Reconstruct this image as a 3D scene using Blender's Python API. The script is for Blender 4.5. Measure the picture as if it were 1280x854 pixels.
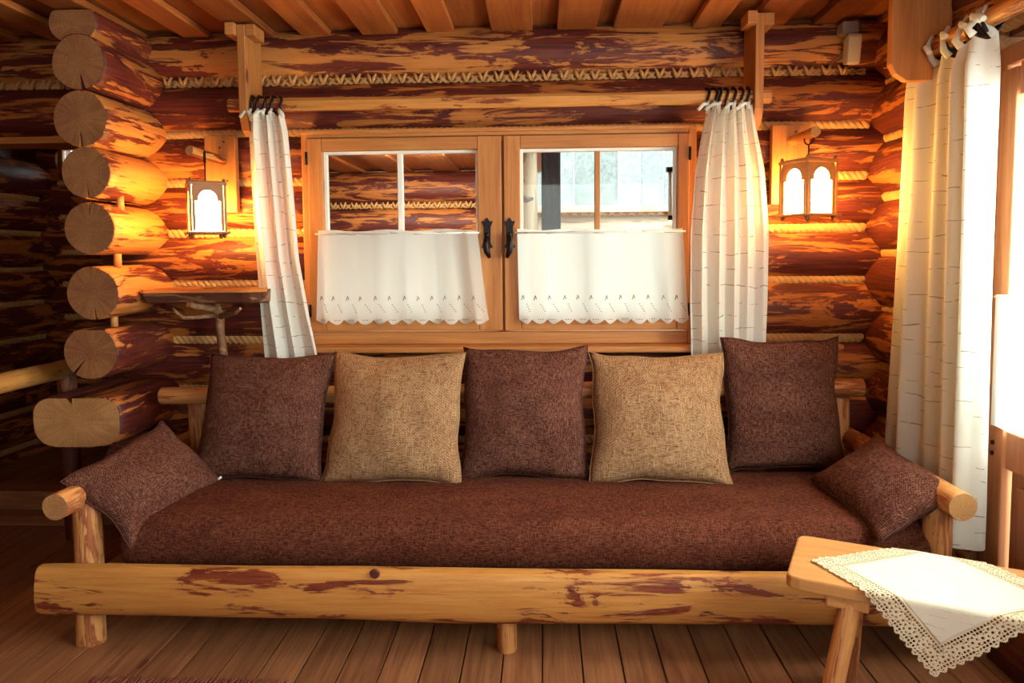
import bpy, math, random
from mathutils import Vector, Matrix, noise, Euler

random.seed(7)
for o in list(bpy.data.objects):
    bpy.data.objects.remove(o)
S = bpy.context.scene
COL = S.collection
PI = math.pi

# ------------------------------------------------------------------ camera, sky, lights, exposure
cam_d = bpy.data.cameras.new('camera')
cam = bpy.data.objects.new('camera', cam_d)
COL.objects.link(cam)
PITCH, YAW, ROLL = math.radians(4.0), math.radians(2.5), math.radians(-0.45)
fw = Vector((-math.sin(YAW) * math.cos(PITCH), math.cos(YAW) * math.cos(PITCH), -math.sin(PITCH)))
rt = Vector((math.cos(YAW), math.sin(YAW), 0))
up = rt.cross(fw)
rt = rt * math.cos(ROLL) + up * math.sin(ROLL)
up = rt.cross(fw)
cam.matrix_world = Matrix(((rt.x, up.x, -fw.x, 0), (rt.y, up.y, -fw.y, 0), (rt.z, up.z, -fw.z, 1.3), (0, 0, 0, 1)))
cam_d.sensor_fit = 'HORIZONTAL'
cam_d.sensor_width = 36.0
cam_d.lens = 900.0 / 1280.0 * 36.0
cam_d.shift_y = -44.0 / 1280.0
cam_d.clip_start = 0.05
S.camera = cam

world = bpy.data.worlds.new('sky')
S.world = world
world.use_nodes = True
bg = world.node_tree.nodes['Background']
bg.inputs[0].default_value = (0.92, 1.0, 0.95, 1)
bg.inputs[1].default_value = 5.2

S.view_settings.view_transform = 'Standard'
S.view_settings.look = 'None'
S.view_settings.gamma = 1.0
S.view_settings.use_curve_mapping = False
S.view_settings.exposure = 0.5


def area_light(name, loc, direction, sx, sy, power, color):
    d = bpy.data.lights.new(name, 'AREA')
    d.shape = 'RECTANGLE'
    d.size, d.size_y = sx, sy
    d.energy = power
    d.color = color
    o = bpy.data.objects.new(name, d)
    COL.objects.link(o)
    o.location = loc
    o.rotation_euler = Vector(direction).to_track_quat('-Z', 'Y').to_euler()
    return o


# daylight coming in through the glass door and an assumed side window
area_light('door_daylight', (1.66, 1.94, 1.30), (-1, 0, -0.12), 0.66, 1.0, 44, (0.97, 1.0, 0.93))
area_light('assumed_side_window_daylight', (1.72, 0.72, 1.50), (-1, 0.25, -0.2), 1.0, 1.0, 54, (1.0, 0.98, 0.88))
area_light('front_fill', (0.55, -1.74, 1.55), (0, 1, -0.1), 1.5, 1.1, 7, (1.0, 0.94, 0.82))  # unseen fill added behind the viewer, no known window there
area_light('porch_fill', (-0.75, 4.1, 1.86), (0, 0.45, -1), 0.5, 0.3, 24, (1.0, 0.90, 0.76))  # unseen light added to brighten the porch; source assumed, no fixture built
area_light('back_room_fill', (-2.7, 4.0, 2.25), (-0.4, 0.5, -1), 0.3, 0.3, 0.5, (1.0, 0.4, 0.25))  # dim warm fill added to tint the dark back room, no lamp seen there

# ------------------------------------------------------------------ materials


class NT:
    def __init__(s, name):
        s.m = bpy.data.materials.new(name)
        s.m.use_nodes = True
        s.t = s.m.node_tree
        s.t.nodes.clear()
        s.out = s.n('ShaderNodeOutputMaterial')

    def n(s, typ, **kw):
        nd = s.t.nodes.new(typ)
        for k, v in kw.items():
            setattr(nd, k, v)
        return nd

    def l(s, a, b):
        s.t.links.new(a, b)

    def setin(s, sock, v):
        if hasattr(v, 'is_output') or isinstance(v, bpy.types.NodeSocket):
            s.l(v, sock)
        else:
            sock.default_value = v

    def math(s, op, a, b=0.0, c=None):
        nd = s.n('ShaderNodeMath', operation=op)
        s.setin(nd.inputs[0], a)
        s.setin(nd.inputs[1], b)
        if c is not None:
            s.setin(nd.inputs[2], c)
        return nd.outputs[0]

    def vmul(s, v, k):
        nd = s.n('ShaderNodeVectorMath', operation='MULTIPLY')
        s.l(v, nd.inputs[0])
        nd.inputs[1].default_value = k
        return nd.outputs[0]

    def noise(s, v, scale, detail=3.0, rough=0.55, dist=0.0):
        nd = s.n('ShaderNodeTexNoise')
        s.l(v, nd.inputs['Vector'])
        nd.inputs['Scale'].default_value = scale
        nd.inputs['Detail'].default_value = detail
        nd.inputs['Roughness'].default_value = rough
        nd.inputs['Distortion'].default_value = dist
        return nd.outputs['Fac']

    def ramp(s, f, stops):
        nd = s.n('ShaderNodeValToRGB')
        s.l(f, nd.inputs[0])
        el = nd.color_ramp.elements
        while len(el) < len(stops):
            el.new(0.5)
        for e, (p, c) in zip(el, stops):
            e.position = p
            e.color = (c[0], c[1], c[2], 1) if hasattr(c, '__len__') else (c, c, c, 1)
        return nd.outputs[0]

    def mix(s, f, a, b, blend='MIX'):
        nd = s.n('ShaderNodeMix', data_type='RGBA', blend_type=blend)
        s.setin(nd.inputs[0], f)
        for k, v in ((6, a), (7, b)):
            if isinstance(v, (tuple, list)):
                nd.inputs[k].default_value = (v[0], v[1], v[2], 1)
            else:
                s.l(v, nd.inputs[k])
        return nd.outputs[2]

    def bump(s, h, strength, dist):
        nd = s.n('ShaderNodeBump')
        s.l(h, nd.inputs['Height'])
        nd.inputs['Strength'].default_value = strength
        nd.inputs['Distance'].default_value = dist
        return nd.outputs[0]

    def coords(s, kind='Object', rnd=True):
        tc = s.n('ShaderNodeTexCoord').outputs[kind]
        if not rnd:
            return tc
        oi = s.n('ShaderNodeObjectInfo').outputs['Random']
        k = s.math('MULTIPLY', oi, 57.0)
        ad = s.n('ShaderNodeVectorMath', operation='ADD')
        s.l(tc, ad.inputs[0])
        s.l(k, ad.inputs[1])
        return ad.outputs[0]

    def rand(s):
        return s.n('ShaderNodeObjectInfo').outputs['Random']

    def principled(s, color, rough=0.6, normal=None, spec=0.3, metallic=0.0, **kw):
        p = s.n('ShaderNodeBsdfPrincipled')
        s.setin(p.inputs['Base Color'], color if not isinstance(color, tuple) else (color[0], color[1], color[2], 1))
        s.setin(p.inputs['Roughness'], rough)
        p.inputs['Specular IOR Level'].default_value = spec
        p.inputs['Metallic'].default_value = metallic
        if normal is not None:
            s.l(normal, p.inputs['Normal'])
        for k, v in kw.items():
            s.setin(p.inputs[k], v)
        s.l(p.outputs[0], s.out.inputs[0])
        return p


def axis_scale(axis, along, across):
    return {'X': (along, across, across), 'Y': (across, along, across), 'Z': (across, across, along)}[axis]


def mat_log(name, axis='X', light=((0.50, 0.18, 0.038), (0.33, 0.092, 0.018)), dark=((0.055, 0.008, 0.010), (0.155, 0.027, 0.011)),
            cut=0.455, rough=0.5, scale=1.0):
    t = NT(name)
    v = t.coords()
    n1 = t.noise(t.vmul(v, axis_scale(axis, 2.6 * scale, 14 * scale)), 1.0, 5.0, 0.66, 0.8)
    n2 = t.noise(t.vmul(v, axis_scale(axis, 4 * scale, 75 * scale)), 1.0, 4.0, 0.65, 0.3)
    n3 = t.noise(t.vmul(v, axis_scale(axis, 1.0, 3.0)), 1.0, 2.0)
    lc = t.mix(t.ramp(n2, [(0.35, 0.0), (0.68, 1.0)]), light[0], light[1])
    lc = t.mix(t.math('MULTIPLY', t.ramp(n3, [(0.35, 0.0), (0.7, 1.0)]), 0.45), lc, light[1])
    dc = t.mix(t.ramp(n2, [(0.38, 0.0), (0.66, 1.0)]), dark[0], dark[1])
    m = t.math('ADD', n1, t.math('MULTIPLY', t.math('SUBTRACT', n2, 0.5), 0.26))
    m = t.ramp(m, [(cut - 0.016, 0.0), (cut + 0.03, 1.0)])
    c = t.mix(m, lc, dc)
    h = t.math('ADD', t.math('MULTIPLY', m, 0.5), t.math('MULTIPLY', n2, 0.6))
    t.principled(c, rough, t.bump(h, 0.55, 0.006), 0.35)
    return t.m


def mat_sawn(name, axis='X', light=(0.52, 0.22, 0.06), dark=(0.37, 0.128, 0.033), knot=(0.16, 0.04, 0.014), rough=0.5, spec=0.35, var=0.25):
    t = NT(name)
    v = t.coords()
    n1 = t.noise(t.vmul(v, axis_scale(axis, 1.6, 26)), 1.0, 4.0, 0.6, 1.2)
    n2 = t.noise(t.vmul(v, axis_scale(axis, 5, 190)), 1.0, 3.0, 0.6)
    f = t.math('ADD', t.math('MULTIPLY', n1, 0.7), t.math('MULTIPLY', n2, 0.3))
    c = t.mix(t.ramp(f, [(0.36, 0.0), (0.64, 1.0)]), light, dark)
    vo = t.n('ShaderNodeTexVoronoi', feature='F1')
    t.l(t.vmul(v, axis_scale(axis, 2.3, 6.0)), vo.inputs['Vector'])
    vo.inputs['Scale'].default_value = 1.0
    k = t.ramp(vo.outputs['Distance'], [(0.055, 1.0), (0.085, 0.0)])
    k2 = t.ramp(vo.outputs['Distance'], [(0.05, 0.7), (0.2, 0.0)])
    c = t.mix(k2, c, dark)
    c = t.mix(k, c, knot)
    r = t.math('ADD', 1.0 - var * 0.6, t.math('MULTIPLY', t.rand(), var))
    hs = t.n('ShaderNodeHueSaturation')
    t.l(c, hs.inputs['Color'])
    t.l(r, hs.inputs['Value'])
    t.principled(hs.outputs[0], rough, t.bump(f, 0.25, 0.003), spec)
    return t.m


def mat_end(name, axis='X', a=(0.33, 0.15, 0.058), b=(0.16, 0.06, 0.025)):
    t = NT(name)
    tc = t.coords(rnd=False)
    sp = t.n('ShaderNodeSeparateXYZ')
    t.l(tc, sp.inputs[0])
    o = {'X': ('Y', 'Z'), 'Y': ('X', 'Z'), 'Z': ('X', 'Y')}[axis]
    p, q = sp.outputs[o[0]], sp.outputs[o[1]]
    r = t.math('SQRT', t.math('ADD', t.math('MULTIPLY', p, p), t.math('MULTIPLY', q, q)))
    ang = t.math('ARCTAN2', q, p)
    wob = t.noise(t.coords(), 14.0, 3.0)
    ring = t.math('SINE', t.math('ADD', t.math('MULTIPLY', r, 620.0), t.math('MULTIPLY', wob, 34.0)))
    cv = t.n('ShaderNodeCombineXYZ')
    t.l(t.math('MULTIPLY', ang, 9.0), cv.inputs[0])
    t.l(t.math('MULTIPLY', r, 5.0), cv.inputs[1])
    t.l(t.math('MULTIPLY', t.rand(), 40.0), cv.inputs[2])
    rad = t.noise(cv.outputs[0], 1.0, 4.0, 0.7)
    big = t.noise(t.coords(), 9.0, 3.0, 0.6)
    f = t.math('ADD', t.math('MULTIPLY', ring, 0.045), t.math('ADD', t.math('MULTIPLY', rad, 0.55), t.math('MULTIPLY', big, 0.45)))
    c = t.mix(t.ramp(f, [(0.32, 0.0), (0.68, 1.0)]), a, b)
    t.principled(c, 0.75, t.bump(f, 0.35, 0.003), 0.15)
    return t.m


def mat_fabric(name, base, fleck, dark, kx=(55, 420), fl=(0.49, 0.74), bump=0.6, kind='Object', weave=0.0085):
    t = NT(name)
    v = t.coords(kind)
    a = t.noise(t.vmul(v, (kx[0], kx[1], kx[1])), 1.0, 2.0, 0.65)
    b = t.noise(t.vmul(v, (kx[1], kx[0], kx[0])), 1.0, 2.0, 0.65)
    g = t.noise(t.vmul(v, (5, 9, 9)), 1.0, 3.0, 0.6)
    sp = t.n('ShaderNodeSeparateXYZ')
    t.l(t.coords(kind, rnd=False), sp.inputs[0])
    w = 2 * PI / weave
    gx = t.math('SINE', t.math('MULTIPLY', sp.outputs['X'], w))
    gy = t.math('SINE', t.math('MULTIPLY', t.math('ADD', sp.outputs['Y'], sp.outputs['Z']), w))
    grid = t.math('MULTIPLY', gx, gy)
    mx = t.math('ADD', t.math('MULTIPLY', t.math('MAXIMUM', a, b), 1.0), t.math('MULTIPLY', t.math('SUBTRACT', g, 0.5), 0.16))
    mx = t.math('ADD', mx, t.math('MULTIPLY', grid, 0.07))
    mn = t.math('ADD', t.math('ADD', t.math('MULTIPLY', a, 0.75), t.math('MULTIPLY', b, 0.25)), t.math('MULTIPLY', grid, 0.03))
    c = t.mix(t.ramp(mx, [(fl[0], 0.0), (fl[1], 1.0)]), base, fleck)
    c = t.mix(t.ramp(mn, [(0.33, 1.0), (0.47, 0.0)]), c, dark)
    h = t.math('ADD', t.math('ADD', a, b), t.math('MULTIPLY', grid, 0.3))
    t.principled(c, 1.0, t.bump(h, bump, 0.003), 0.04)
    return t.m


def mat_cloth(name, color, slub=None, transl=0.35, every=0.045, rough=0.9):
    """thin woven cloth, UV in metres; slub = colour of the broken horizontal threads"""
    t = NT(name)
    uv = t.coords('UV', rnd=False)
    sp = t.n('ShaderNodeSeparateXYZ')
    t.l(uv, sp.inputs[0])
    w = t.noise(t.vmul(uv, (500, 500, 1)), 1.0, 2.0)
    big = t.noise(t.vmul(uv, (6, 6, 1)), 1.0, 2.0)
    c = t.mix(t.math('MULTIPLY', w, 0.35), color, tuple(k * 0.80 for k in color))
    if slub:
        wob = t.noise(t.vmul(uv, (5, 12, 1)), 1.0, 2.0)
        y = t.math('ADD', sp.outputs['Y'], t.math('MULTIPLY', wob, 0.05))
        fr = t.math('ABSOLUTE', t.math('SUBTRACT', t.math('FRACT', t.math('DIVIDE', y, every)), 0.5))
        line = t.math('LESS_THAN', fr, 0.024)
        gate = t.ramp(t.noise(t.vmul(uv, (13, 22, 1)), 1.0, 2.0), [(0.50, 0.0), (0.56, 1.0)])
        f = t.math('MULTIPLY', t.math('MULTIPLY', line, gate), 0.75)
        c = t.mix(f, c, slub)
    d = t.n('ShaderNodeBsdfDiffuse')
    tr = t.n('ShaderNodeBsdfTranslucent')
    t.l(c, d.inputs[0])
    t.l(c, tr.inputs[0])
    nb = t.bump(t.math('ADD', w, big), 0.2, 0.002)
    t.l(nb, d.inputs['Normal'])
    ms = t.n('ShaderNodeMixShader')
    ms.inputs[0].default_value = transl
    t.l(d.outputs[0], ms.inputs[1])
    t.l(tr.outputs[0], ms.inputs[2])
    t.l(ms.outputs[0], t.out.inputs[0])
    return t.m


def mat_plain(name, color, rough=0.6, metallic=0.0, spec=0.3, nscale=40, namp=0.25, bump=0.2):
    t = NT(name)
    v = t.coords()
    n = t.noise(v, nscale, 4.0, 0.6)
    c = t.mix(n, tuple(k * (1 - namp) for k in color), tuple(min(1, k * (1 + namp)) for k in color))
    t.principled(c, rough, t.bump(n, bump, 0.002), spec, metallic)
    return t.m


def mat_glass(name, tint=(0.96, 0.98, 0.97)):
    t = NT(name)
    tr = t.n('ShaderNodeBsdfTransparent')
    tr.inputs[0].default_value = (*tint, 1)
    gl = t.n('ShaderNodeBsdfGlossy')
    gl.inputs['Roughness'].default_value = 0.02
    fr = t.n('ShaderNodeFresnel')
    fr.inputs[0].default_value = 1.45
    ms = t.n('ShaderNodeMixShader')
    t.l(t.math('MULTIPLY', fr.outputs[0], 0.3), ms.inputs[0])
    t.l(tr.outputs[0], ms.inputs[1])
    t.l(gl.outputs[0], ms.inputs[2])
    t.l(ms.outputs[0], t.out.inputs[0])
    return t.m


def mat_emit(name, color, strength):
    t = NT(name)
    e = t.n('ShaderNodeEmission')
    e.inputs[0].default_value = (*color, 1)
    e.inputs[1].default_value = strength
    t.l(e.outputs[0], t.out.inputs[0])
    return t.m


M = {}
M['log'] = mat_log('peeled_log_wood')
M['log_top'] = mat_log('yellowish_log_wood', light=((0.54, 0.235, 0.06), (0.40, 0.14, 0.03)), cut=0.49)
M['log_light'] = mat_log('pale_peeled_log_wood', light=((0.58, 0.23, 0.052), (0.42, 0.135, 0.03)), cut=0.53)
M['beam'] = mat_log('bench_beam_wood', light=((0.60, 0.29, 0.075), (0.46, 0.18, 0.04)), dark=((0.11, 0.018, 0.012), (0.26, 0.055, 0.018)), cut=0.565, rough=0.42, scale=1.25)
M['log_dark'] = mat_log('dark_log_wood', light=((0.22, 0.07, 0.025), (0.14, 0.04, 0.018)), dark=((0.07, 0.015, 0.012), (0.1, 0.025, 0.015)), cut=0.46)
M['end'] = mat_end('log_end_grain')
M['end_pale'] = mat_end('pale_end_grain', a=(0.50, 0.27, 0.105), b=(0.29, 0.13, 0.05))
M['split'] = mat_log('split_branch_wood', light=((0.66, 0.33, 0.11), (0.46, 0.19, 0.06)), dark=((0.26, 0.075, 0.028), (0.36, 0.12, 0.04)), cut=0.53, scale=1.6)
M['sawn_x'] = mat_sawn('sawn_pine_lengthwise', 'X')
M['sawn_z'] = mat_sawn('sawn_pine_upright', 'Z')
M['ceil'] = mat_sawn('ceiling_board_pine', 'X', light=(0.41, 0.132, 0.028), dark=(0.25, 0.062, 0.014), var=0.6)
M['floor'] = mat_sawn('floor_plank_wood', 'X', light=(0.36, 0.155, 0.066), dark=(0.17, 0.06, 0.026), knot=(0.1, 0.035, 0.015), rough=0.38, var=0.35)
M['stool'] = mat_sawn('stool_wood', 'X', light=(0.66, 0.34, 0.12), dark=(0.52, 0.23, 0.07), rough=0.4)
M['door'] = mat_sawn('door_pine', 'Z', light=(0.48, 0.20, 0.08), dark=(0.34, 0.12, 0.045))
M['branch'] = mat_log('branch_bark', light=((0.36, 0.20, 0.09), (0.25, 0.12, 0.05)), dark=((0.16, 0.07, 0.03), (0.2, 0.09, 0.04)), scale=3)
M['slab_face'] = mat_log('waney_shelf_edge', light=((0.40, 0.22, 0.11), (0.26, 0.12, 0.055)), dark=((0.09, 0.03, 0.02), (0.14, 0.05, 0.03)), cut=0.48)
M['rope'] = mat_plain('jute_rope', (0.50, 0.27, 0.10), 0.85, nscale=160, namp=0.35, bump=0.5)
M['iron'] = mat_plain('black_iron', (0.012, 0.008, 0.010), 0.45, 0.6, 0.5)
M['copper'] = mat_plain('lantern_copper', (0.24, 0.10, 0.045), 0.42, 0.55, 0.5, nscale=30)
M['dark_fab'] = mat_fabric('dark_brown_weave', (0.062, 0.018, 0.014), (0.25, 0.12, 0.078), (0.026, 0.006, 0.007), kx=(55, 430), weave=0.0075)
M['tan_fab'] = mat_fabric('tan_weave', (0.225, 0.11, 0.052), (0.47, 0.30, 0.165), (0.085, 0.032, 0.016), fl=(0.45, 0.72), kx=(34, 380), weave=0.0105)
M['matt_fab'] = mat_fabric('mattress_weave', (0.060, 0.014, 0.010), (0.24, 0.088, 0.046), (0.028, 0.007, 0.006), kx=(55, 480), weave=0.0075)
M['seam'] = mat_plain('pale_seam_thread', (0.55, 0.45, 0.38), 0.8, nscale=300)
M['seam_dark'] = mat_plain('brown_piping', (0.08, 0.03, 0.024), 0.9, nscale=300)
M['seam_tan'] = mat_plain('tan_piping', (0.36, 0.21, 0.10), 0.9, nscale=300)
M['tag'] = mat_plain('white_label', (0.8, 0.82, 0.8), 0.7)
M['curtain'] = mat_cloth('curtain_linen', (0.87, 0.88, 0.80), (0.22, 0.14, 0.10), 0.35, every=0.052)
M['cafe'] = mat_cloth('white_cotton', (0.93, 0.97, 0.93), None, 0.7)
M['cloth'] = mat_cloth('tablecloth_linen', (0.84, 0.80, 0.66), (0.45, 0.36, 0.22), 0.15, every=0.03)
M['lace'] = mat_cloth('crochet_lace', (0.82, 0.72, 0.52), None, 0.2)
M['embroid'] = mat_plain('grey_embroidery_thread', (0.28, 0.25, 0.24), 0.9)
M['glass'] = mat_glass('clear_glass')
M['white'] = mat_plain('white_paint_and_gleam', (0.78, 0.77, 0.70), 0.5, namp=0.05)
M['plastic'] = mat_plain('ivory_plastic', (0.55, 0.47, 0.34), 0.45, namp=0.06)
M['plastic_grey'] = mat_plain('grey_plastic', (0.24, 0.19, 0.15), 0.5, namp=0.06)
M['lamp'] = mat_emit('lit_frosted_glass', (1.0, 0.50, 0.115), 95.0)
M['rug'] = mat_fabric('rug_wool', (0.22, 0.05, 0.04), (0.42, 0.2, 0.12), (0.08, 0.02, 0.02))
M['weathered'] = mat_sawn('weathered_grey_board', 'Z', light=(0.34, 0.395, 0.40), dark=(0.20, 0.24, 0.25), knot=(0.1, 0.1, 0.1), rough=0.8, var=0.3)
M['weather_log'] = mat_log('weathered_log', light=((0.66, 0.56, 0.42), (0.6, 0.46, 0.31)), dark=((0.34, 0.24, 0.16), (0.42, 0.3, 0.2)), cut=0.56)
M['grey_post'] = mat_log('grey_post_wood', axis='Z', light=((0.34, 0.25, 0.18), (0.24, 0.17, 0.13)), dark=((0.12, 0.08, 0.08), (0.16, 0.11, 0.1)))
M['dark_post'] = mat_log('dark_post_wood', axis='Z', light=((0.06, 0.05, 0.06), (0.04, 0.035, 0.045)), dark=((0.025, 0.02, 0.03), (0.03, 0.025, 0.035)))
M['earth'] = mat_plain('trodden_earth', (0.4, 0.36, 0.3), 0.9, nscale=6)

# ------------------------------------------------------------------ mesh builder


class MB:
    def __init__(s):
        s.v, s.f, s.mi, s.sm, s.uv = [], [], [], [], None

    def add(s, verts, faces, mi=0, smooth=False):
        o = len(s.v)
        s.v += [tuple(p) for p in verts]
        for f in faces:
            s.f.append([i + o for i in f])
            s.mi.append(mi)
            s.sm.append(smooth)

    def box(s, c, d, mi=0, rot=None):
        x, y, z = d[0] / 2, d[1] / 2, d[2] / 2
        vs = [Vector((sx * x, sy * y, sz * z)) for sx in (-1, 1) for sy in (-1, 1) for sz in (-1, 1)]
        if rot is not None:
            vs = [rot @ p for p in vs]
        s.add([p + Vector(c) for p in vs], [(0, 1, 3, 2), (4, 6, 7, 5), (0, 4, 5, 1), (2, 3, 7, 6), (0, 2, 6, 4), (1, 5, 7, 3)], mi)

    def rings(s, rings, mi=0, cap_mi=None, smooth=True, close=True, caps=True):
        n = len(rings[0])
        o = len(s.v)
        for r in rings:
            s.v += [tuple(p) for p in r]
        for i in range(len(rings) - 1):
            for j in range(n if close else n - 1):
                a, b = o + i * n + j, o + i * n + (j + 1) % n
                s.f.append([a, b, b + n, a + n])
                s.mi.append(mi)
                s.sm.append(smooth)
        if caps and close:
            cm = mi if cap_mi is None else cap_mi
            s.f.append([o + j for j in range(n)][::-1])
            s.f.append([o + (len(rings) - 1) * n + j for j in range(n)])
            s.mi += [cm, cm]
            s.sm += [False, False]

    def tube(s, pts, rad, seg=10, mi=0, cap_mi=None, smooth=True):
        pts = [Vector(p) for p in pts]
        rr = rad if hasattr(rad, '__len__') else [rad] * len(pts)
        rings = []
        t0 = (pts[1] - pts[0]).normalized()
        ref = Vector((0, 0, 1)) if abs(t0.z) < 0.9 else Vector((1, 0, 0))
        n = t0.cross(ref).normalized()
        for i, p in enumerate(pts):
            t = (pts[min(i + 1, len(pts) - 1)] - pts[max(i - 1, 0)])
            if t.length < 1e-9:
                t = t0
            t = t.normalized()
            n = (n - t * n.dot(t)).normalized()
            b = t.cross(n)
            rings.append([p + (n * math.cos(a) + b * math.sin(a)) * rr[i] for a in (2 * PI * k / seg for k in range(seg))])
        s.rings(rings, mi, cap_mi, smooth)

    def prism(s, poly, axis, a, b, mi=0):
        """poly: 2D points; extruded along axis from a to b. axis X: (y,z); Y: (x,z); Z: (x,y)"""
        def P(p, k):
            return {'X': (k, p[0], p[1]), 'Y': (p[0], k, p[1]), 'Z': (p[0], p[1], k)}[axis]
        s.rings([[P(p, a) for p in poly], [P(p, b) for p in poly]], mi, smooth=False)

    def mesh(s, name):
        me = bpy.data.meshes.new(name)
        me.from_pydata(s.v, [], s.f)
        me.polygons.foreach_set('material_index', s.mi)
        me.polygons.foreach_set('use_smooth', s.sm)
        if s.uv:
            ul = me.uv_layers.new(name='UVMap')
            idx = [0] * len(me.loops)
            me.loops.foreach_get('vertex_index', idx)
            flat = []
            for i in idx:
                flat += s.uv[i]
            ul.data.foreach_set('uv', flat)
        me.update()
        return me


def tag(o, label=None, cat=None, group=None, kind=None):
    if label:
        o['label'] = label
    if cat:
        o['category'] = cat
    if group:
        o['group'] = group
    if kind:
        o['kind'] = kind
    return o


def fix_normals(me):
    import bmesh
    bm = bmesh.new()
    bm.from_mesh(me)
    bmesh.ops.recalc_face_normals(bm, faces=bm.faces)
    bm.to_mesh(me)
    bm.free()


def obj(name, mb, mats, parent=None, loc=(0, 0, 0), rot=None, bevel=0.0, solid=0.0, fix=True, segs=2):
    me = mb.mesh(name) if isinstance(mb, MB) else mb
    if isinstance(mb, MB):
        if fix:
            fix_normals(me)
        for m in (mats if isinstance(mats, (list, tuple)) else [mats]):
            me.materials.append(m)
    o = bpy.data.objects.new(name, me)
    COL.objects.link(o)
    if parent is not None:
        o.parent = parent
    o.location = loc
    if rot is not None:
        o.rotation_euler = rot
    if bevel:
        b = o.modifiers.new('bevel', 'BEVEL')
        b.width = bevel
        b.segments = segs
        b.limit_method = 'ANGLE'
        b.angle_limit = math.radians(40)
    if solid:
        b = o.modifiers.new('solidify', 'SOLIDIFY')
        b.thickness = solid
    return o


def empty(name, loc=(0, 0, 0), label=None, cat=None, group=None, kind=None, rot=None):
    o = bpy.data.objects.new(name, None)
    o.empty_display_size = 0.1
    COL.objects.link(o)
    o.location = loc
    if rot:
        o.rotation_euler = rot
    return tag(o, label, cat, group, kind)


ROT = {'X': (0, 0, 0), 'Y': (0, 0, PI / 2), 'Z': (0, -PI / 2, 0)}


def nz(x, y=0.0, z=0.0):
    return noise.noise(Vector((x, y, z)))


def log_mesh(L, r, seed=0, seg=20, wob=0.05, notch=None, flat=None, sq=2.0, ell=1.0, r2=None, step=0.13, bow=0.01):
    """a round log along local X, centred; notch=(angle, depth, half width angle): drying crack running the length"""
    mb = MB()
    nl = max(3, int(L / step) + 1)
    angs = [2 * PI * k / seg for k in range(seg)]
    prof = [(a, 1.0) for a in angs]
    if notch:
        na, nd, nw = notch
        prof = [(a, k) for a, k in prof if abs((a - na + PI) % (2 * PI) - PI) > nw * 1.2]
        prof += [(na - nw, 1.0), (na, 1.0 - nd), (na + nw, 1.0)]
        prof.sort(key=lambda p: (p[0]) % (2 * PI))
    rings = []
    for i in range(nl):
        f = i / (nl - 1)
        x = (f - 0.5) * L
        rr = r + ((r2 if r2 else r) - r) * f
        cy = bow * nz(x * 0.9, seed * 3.1, 7)
        cz = bow * nz(x * 0.9, seed * 3.1, 3)
        ring = []
        for a, k in prof:
            q = rr * k * (1 + wob * nz(x * 2.2, math.cos(a) * 1.3 + seed, math.sin(a) * 1.3 + seed * 2))
            ca, sa = math.cos(a), math.sin(a)
            y = math.copysign(abs(ca) ** (2 / sq), ca) * q * ell
            z = math.copysign(abs(sa) ** (2 / sq), sa) * q
            if flat is not None:
                z = min(z, flat)
            ring.append((x, y + cy, z + cz))
        rings.append(ring)
    # slightly rounded rims
    def rim(ring, dx):
        cy = sum(p[1] for p in ring) / len(ring)
        cz = sum(p[2] for p in ring) / len(ring)
        return [(p[0] + dx, cy + (p[1] - cy) * 0.955, cz + (p[2] - cz) * 0.955) for p in ring]
    rings = [rim(rings[0], -0.006)] + rings + [rim(rings[-1], 0.006)]
    mb.rings(rings, 0, 1, True)
    return mb


def log(name, parent, p0, p1, r, mat='log', end='end', **kw):
    p0, p1 = Vector(p0), Vector(p1)
    d = p1 - p0
    base = parent.location if parent is not None else Vector()
    o = obj(name, log_mesh(d.length, r, **kw), [M[mat], M[end]], parent)
    # local X along the log, local Z kept as upright as possible
    x = d.normalized()
    ref = Vector((0, 0, 1)) if abs(x.z) < 0.9 else Vector((0, 1, 0))
    y = ref.cross(x).normalized()
    z = x.cross(y)
    m = Matrix((x, y, z)).transposed().to_4x4()
    m.translation = (p0 + p1) / 2 - base
    o.matrix_local = m
    return o


def board(name, parent, c, size, axis='X', mat='sawn_x', bevel=0.003, roll=0.0):
    """size = (length, width, thickness); length runs along axis. local X = length, so the grain follows"""
    mb = MB()
    mb.box((0, 0, 0), size)
    base = parent.location if parent is not None else Vector()
    rot = Euler(ROT[axis]).to_matrix() @ Euler((roll, 0, 0)).to_matrix()
    return obj(name, mb, M[mat], parent, Vector(c) - base, rot.to_euler(), bevel)


def rope_mesh(L, rad=0.0155, pitch=0.084, strands=3, seg=7, off=0.0115):
    mb = MB()
    n = max(6, int(L / pitch * 9))
    for k in range(strands):
        ph = 2 * PI * k / strands
        pts = []
        for i in range(n + 1):
            x = -L / 2 + L * i / n
            a = 2 * PI * x / pitch + ph
            pts.append((x, math.cos(a) * off, math.sin(a) * off))
        mb.tube(pts, rad, seg)
    return mb


def rope(parent, p0, p1, **kw):
    p0, p1 = Vector(p0), Vector(p1)
    d = p1 - p0
    o = obj('chinking_rope', rope_mesh(d.length, **kw), M['rope'], parent, fix=False)
    o.location = (p0 + p1) / 2 - parent.location
    o.rotation_euler = (0, 0, math.atan2(d.y, d.x))
    return o


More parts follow.
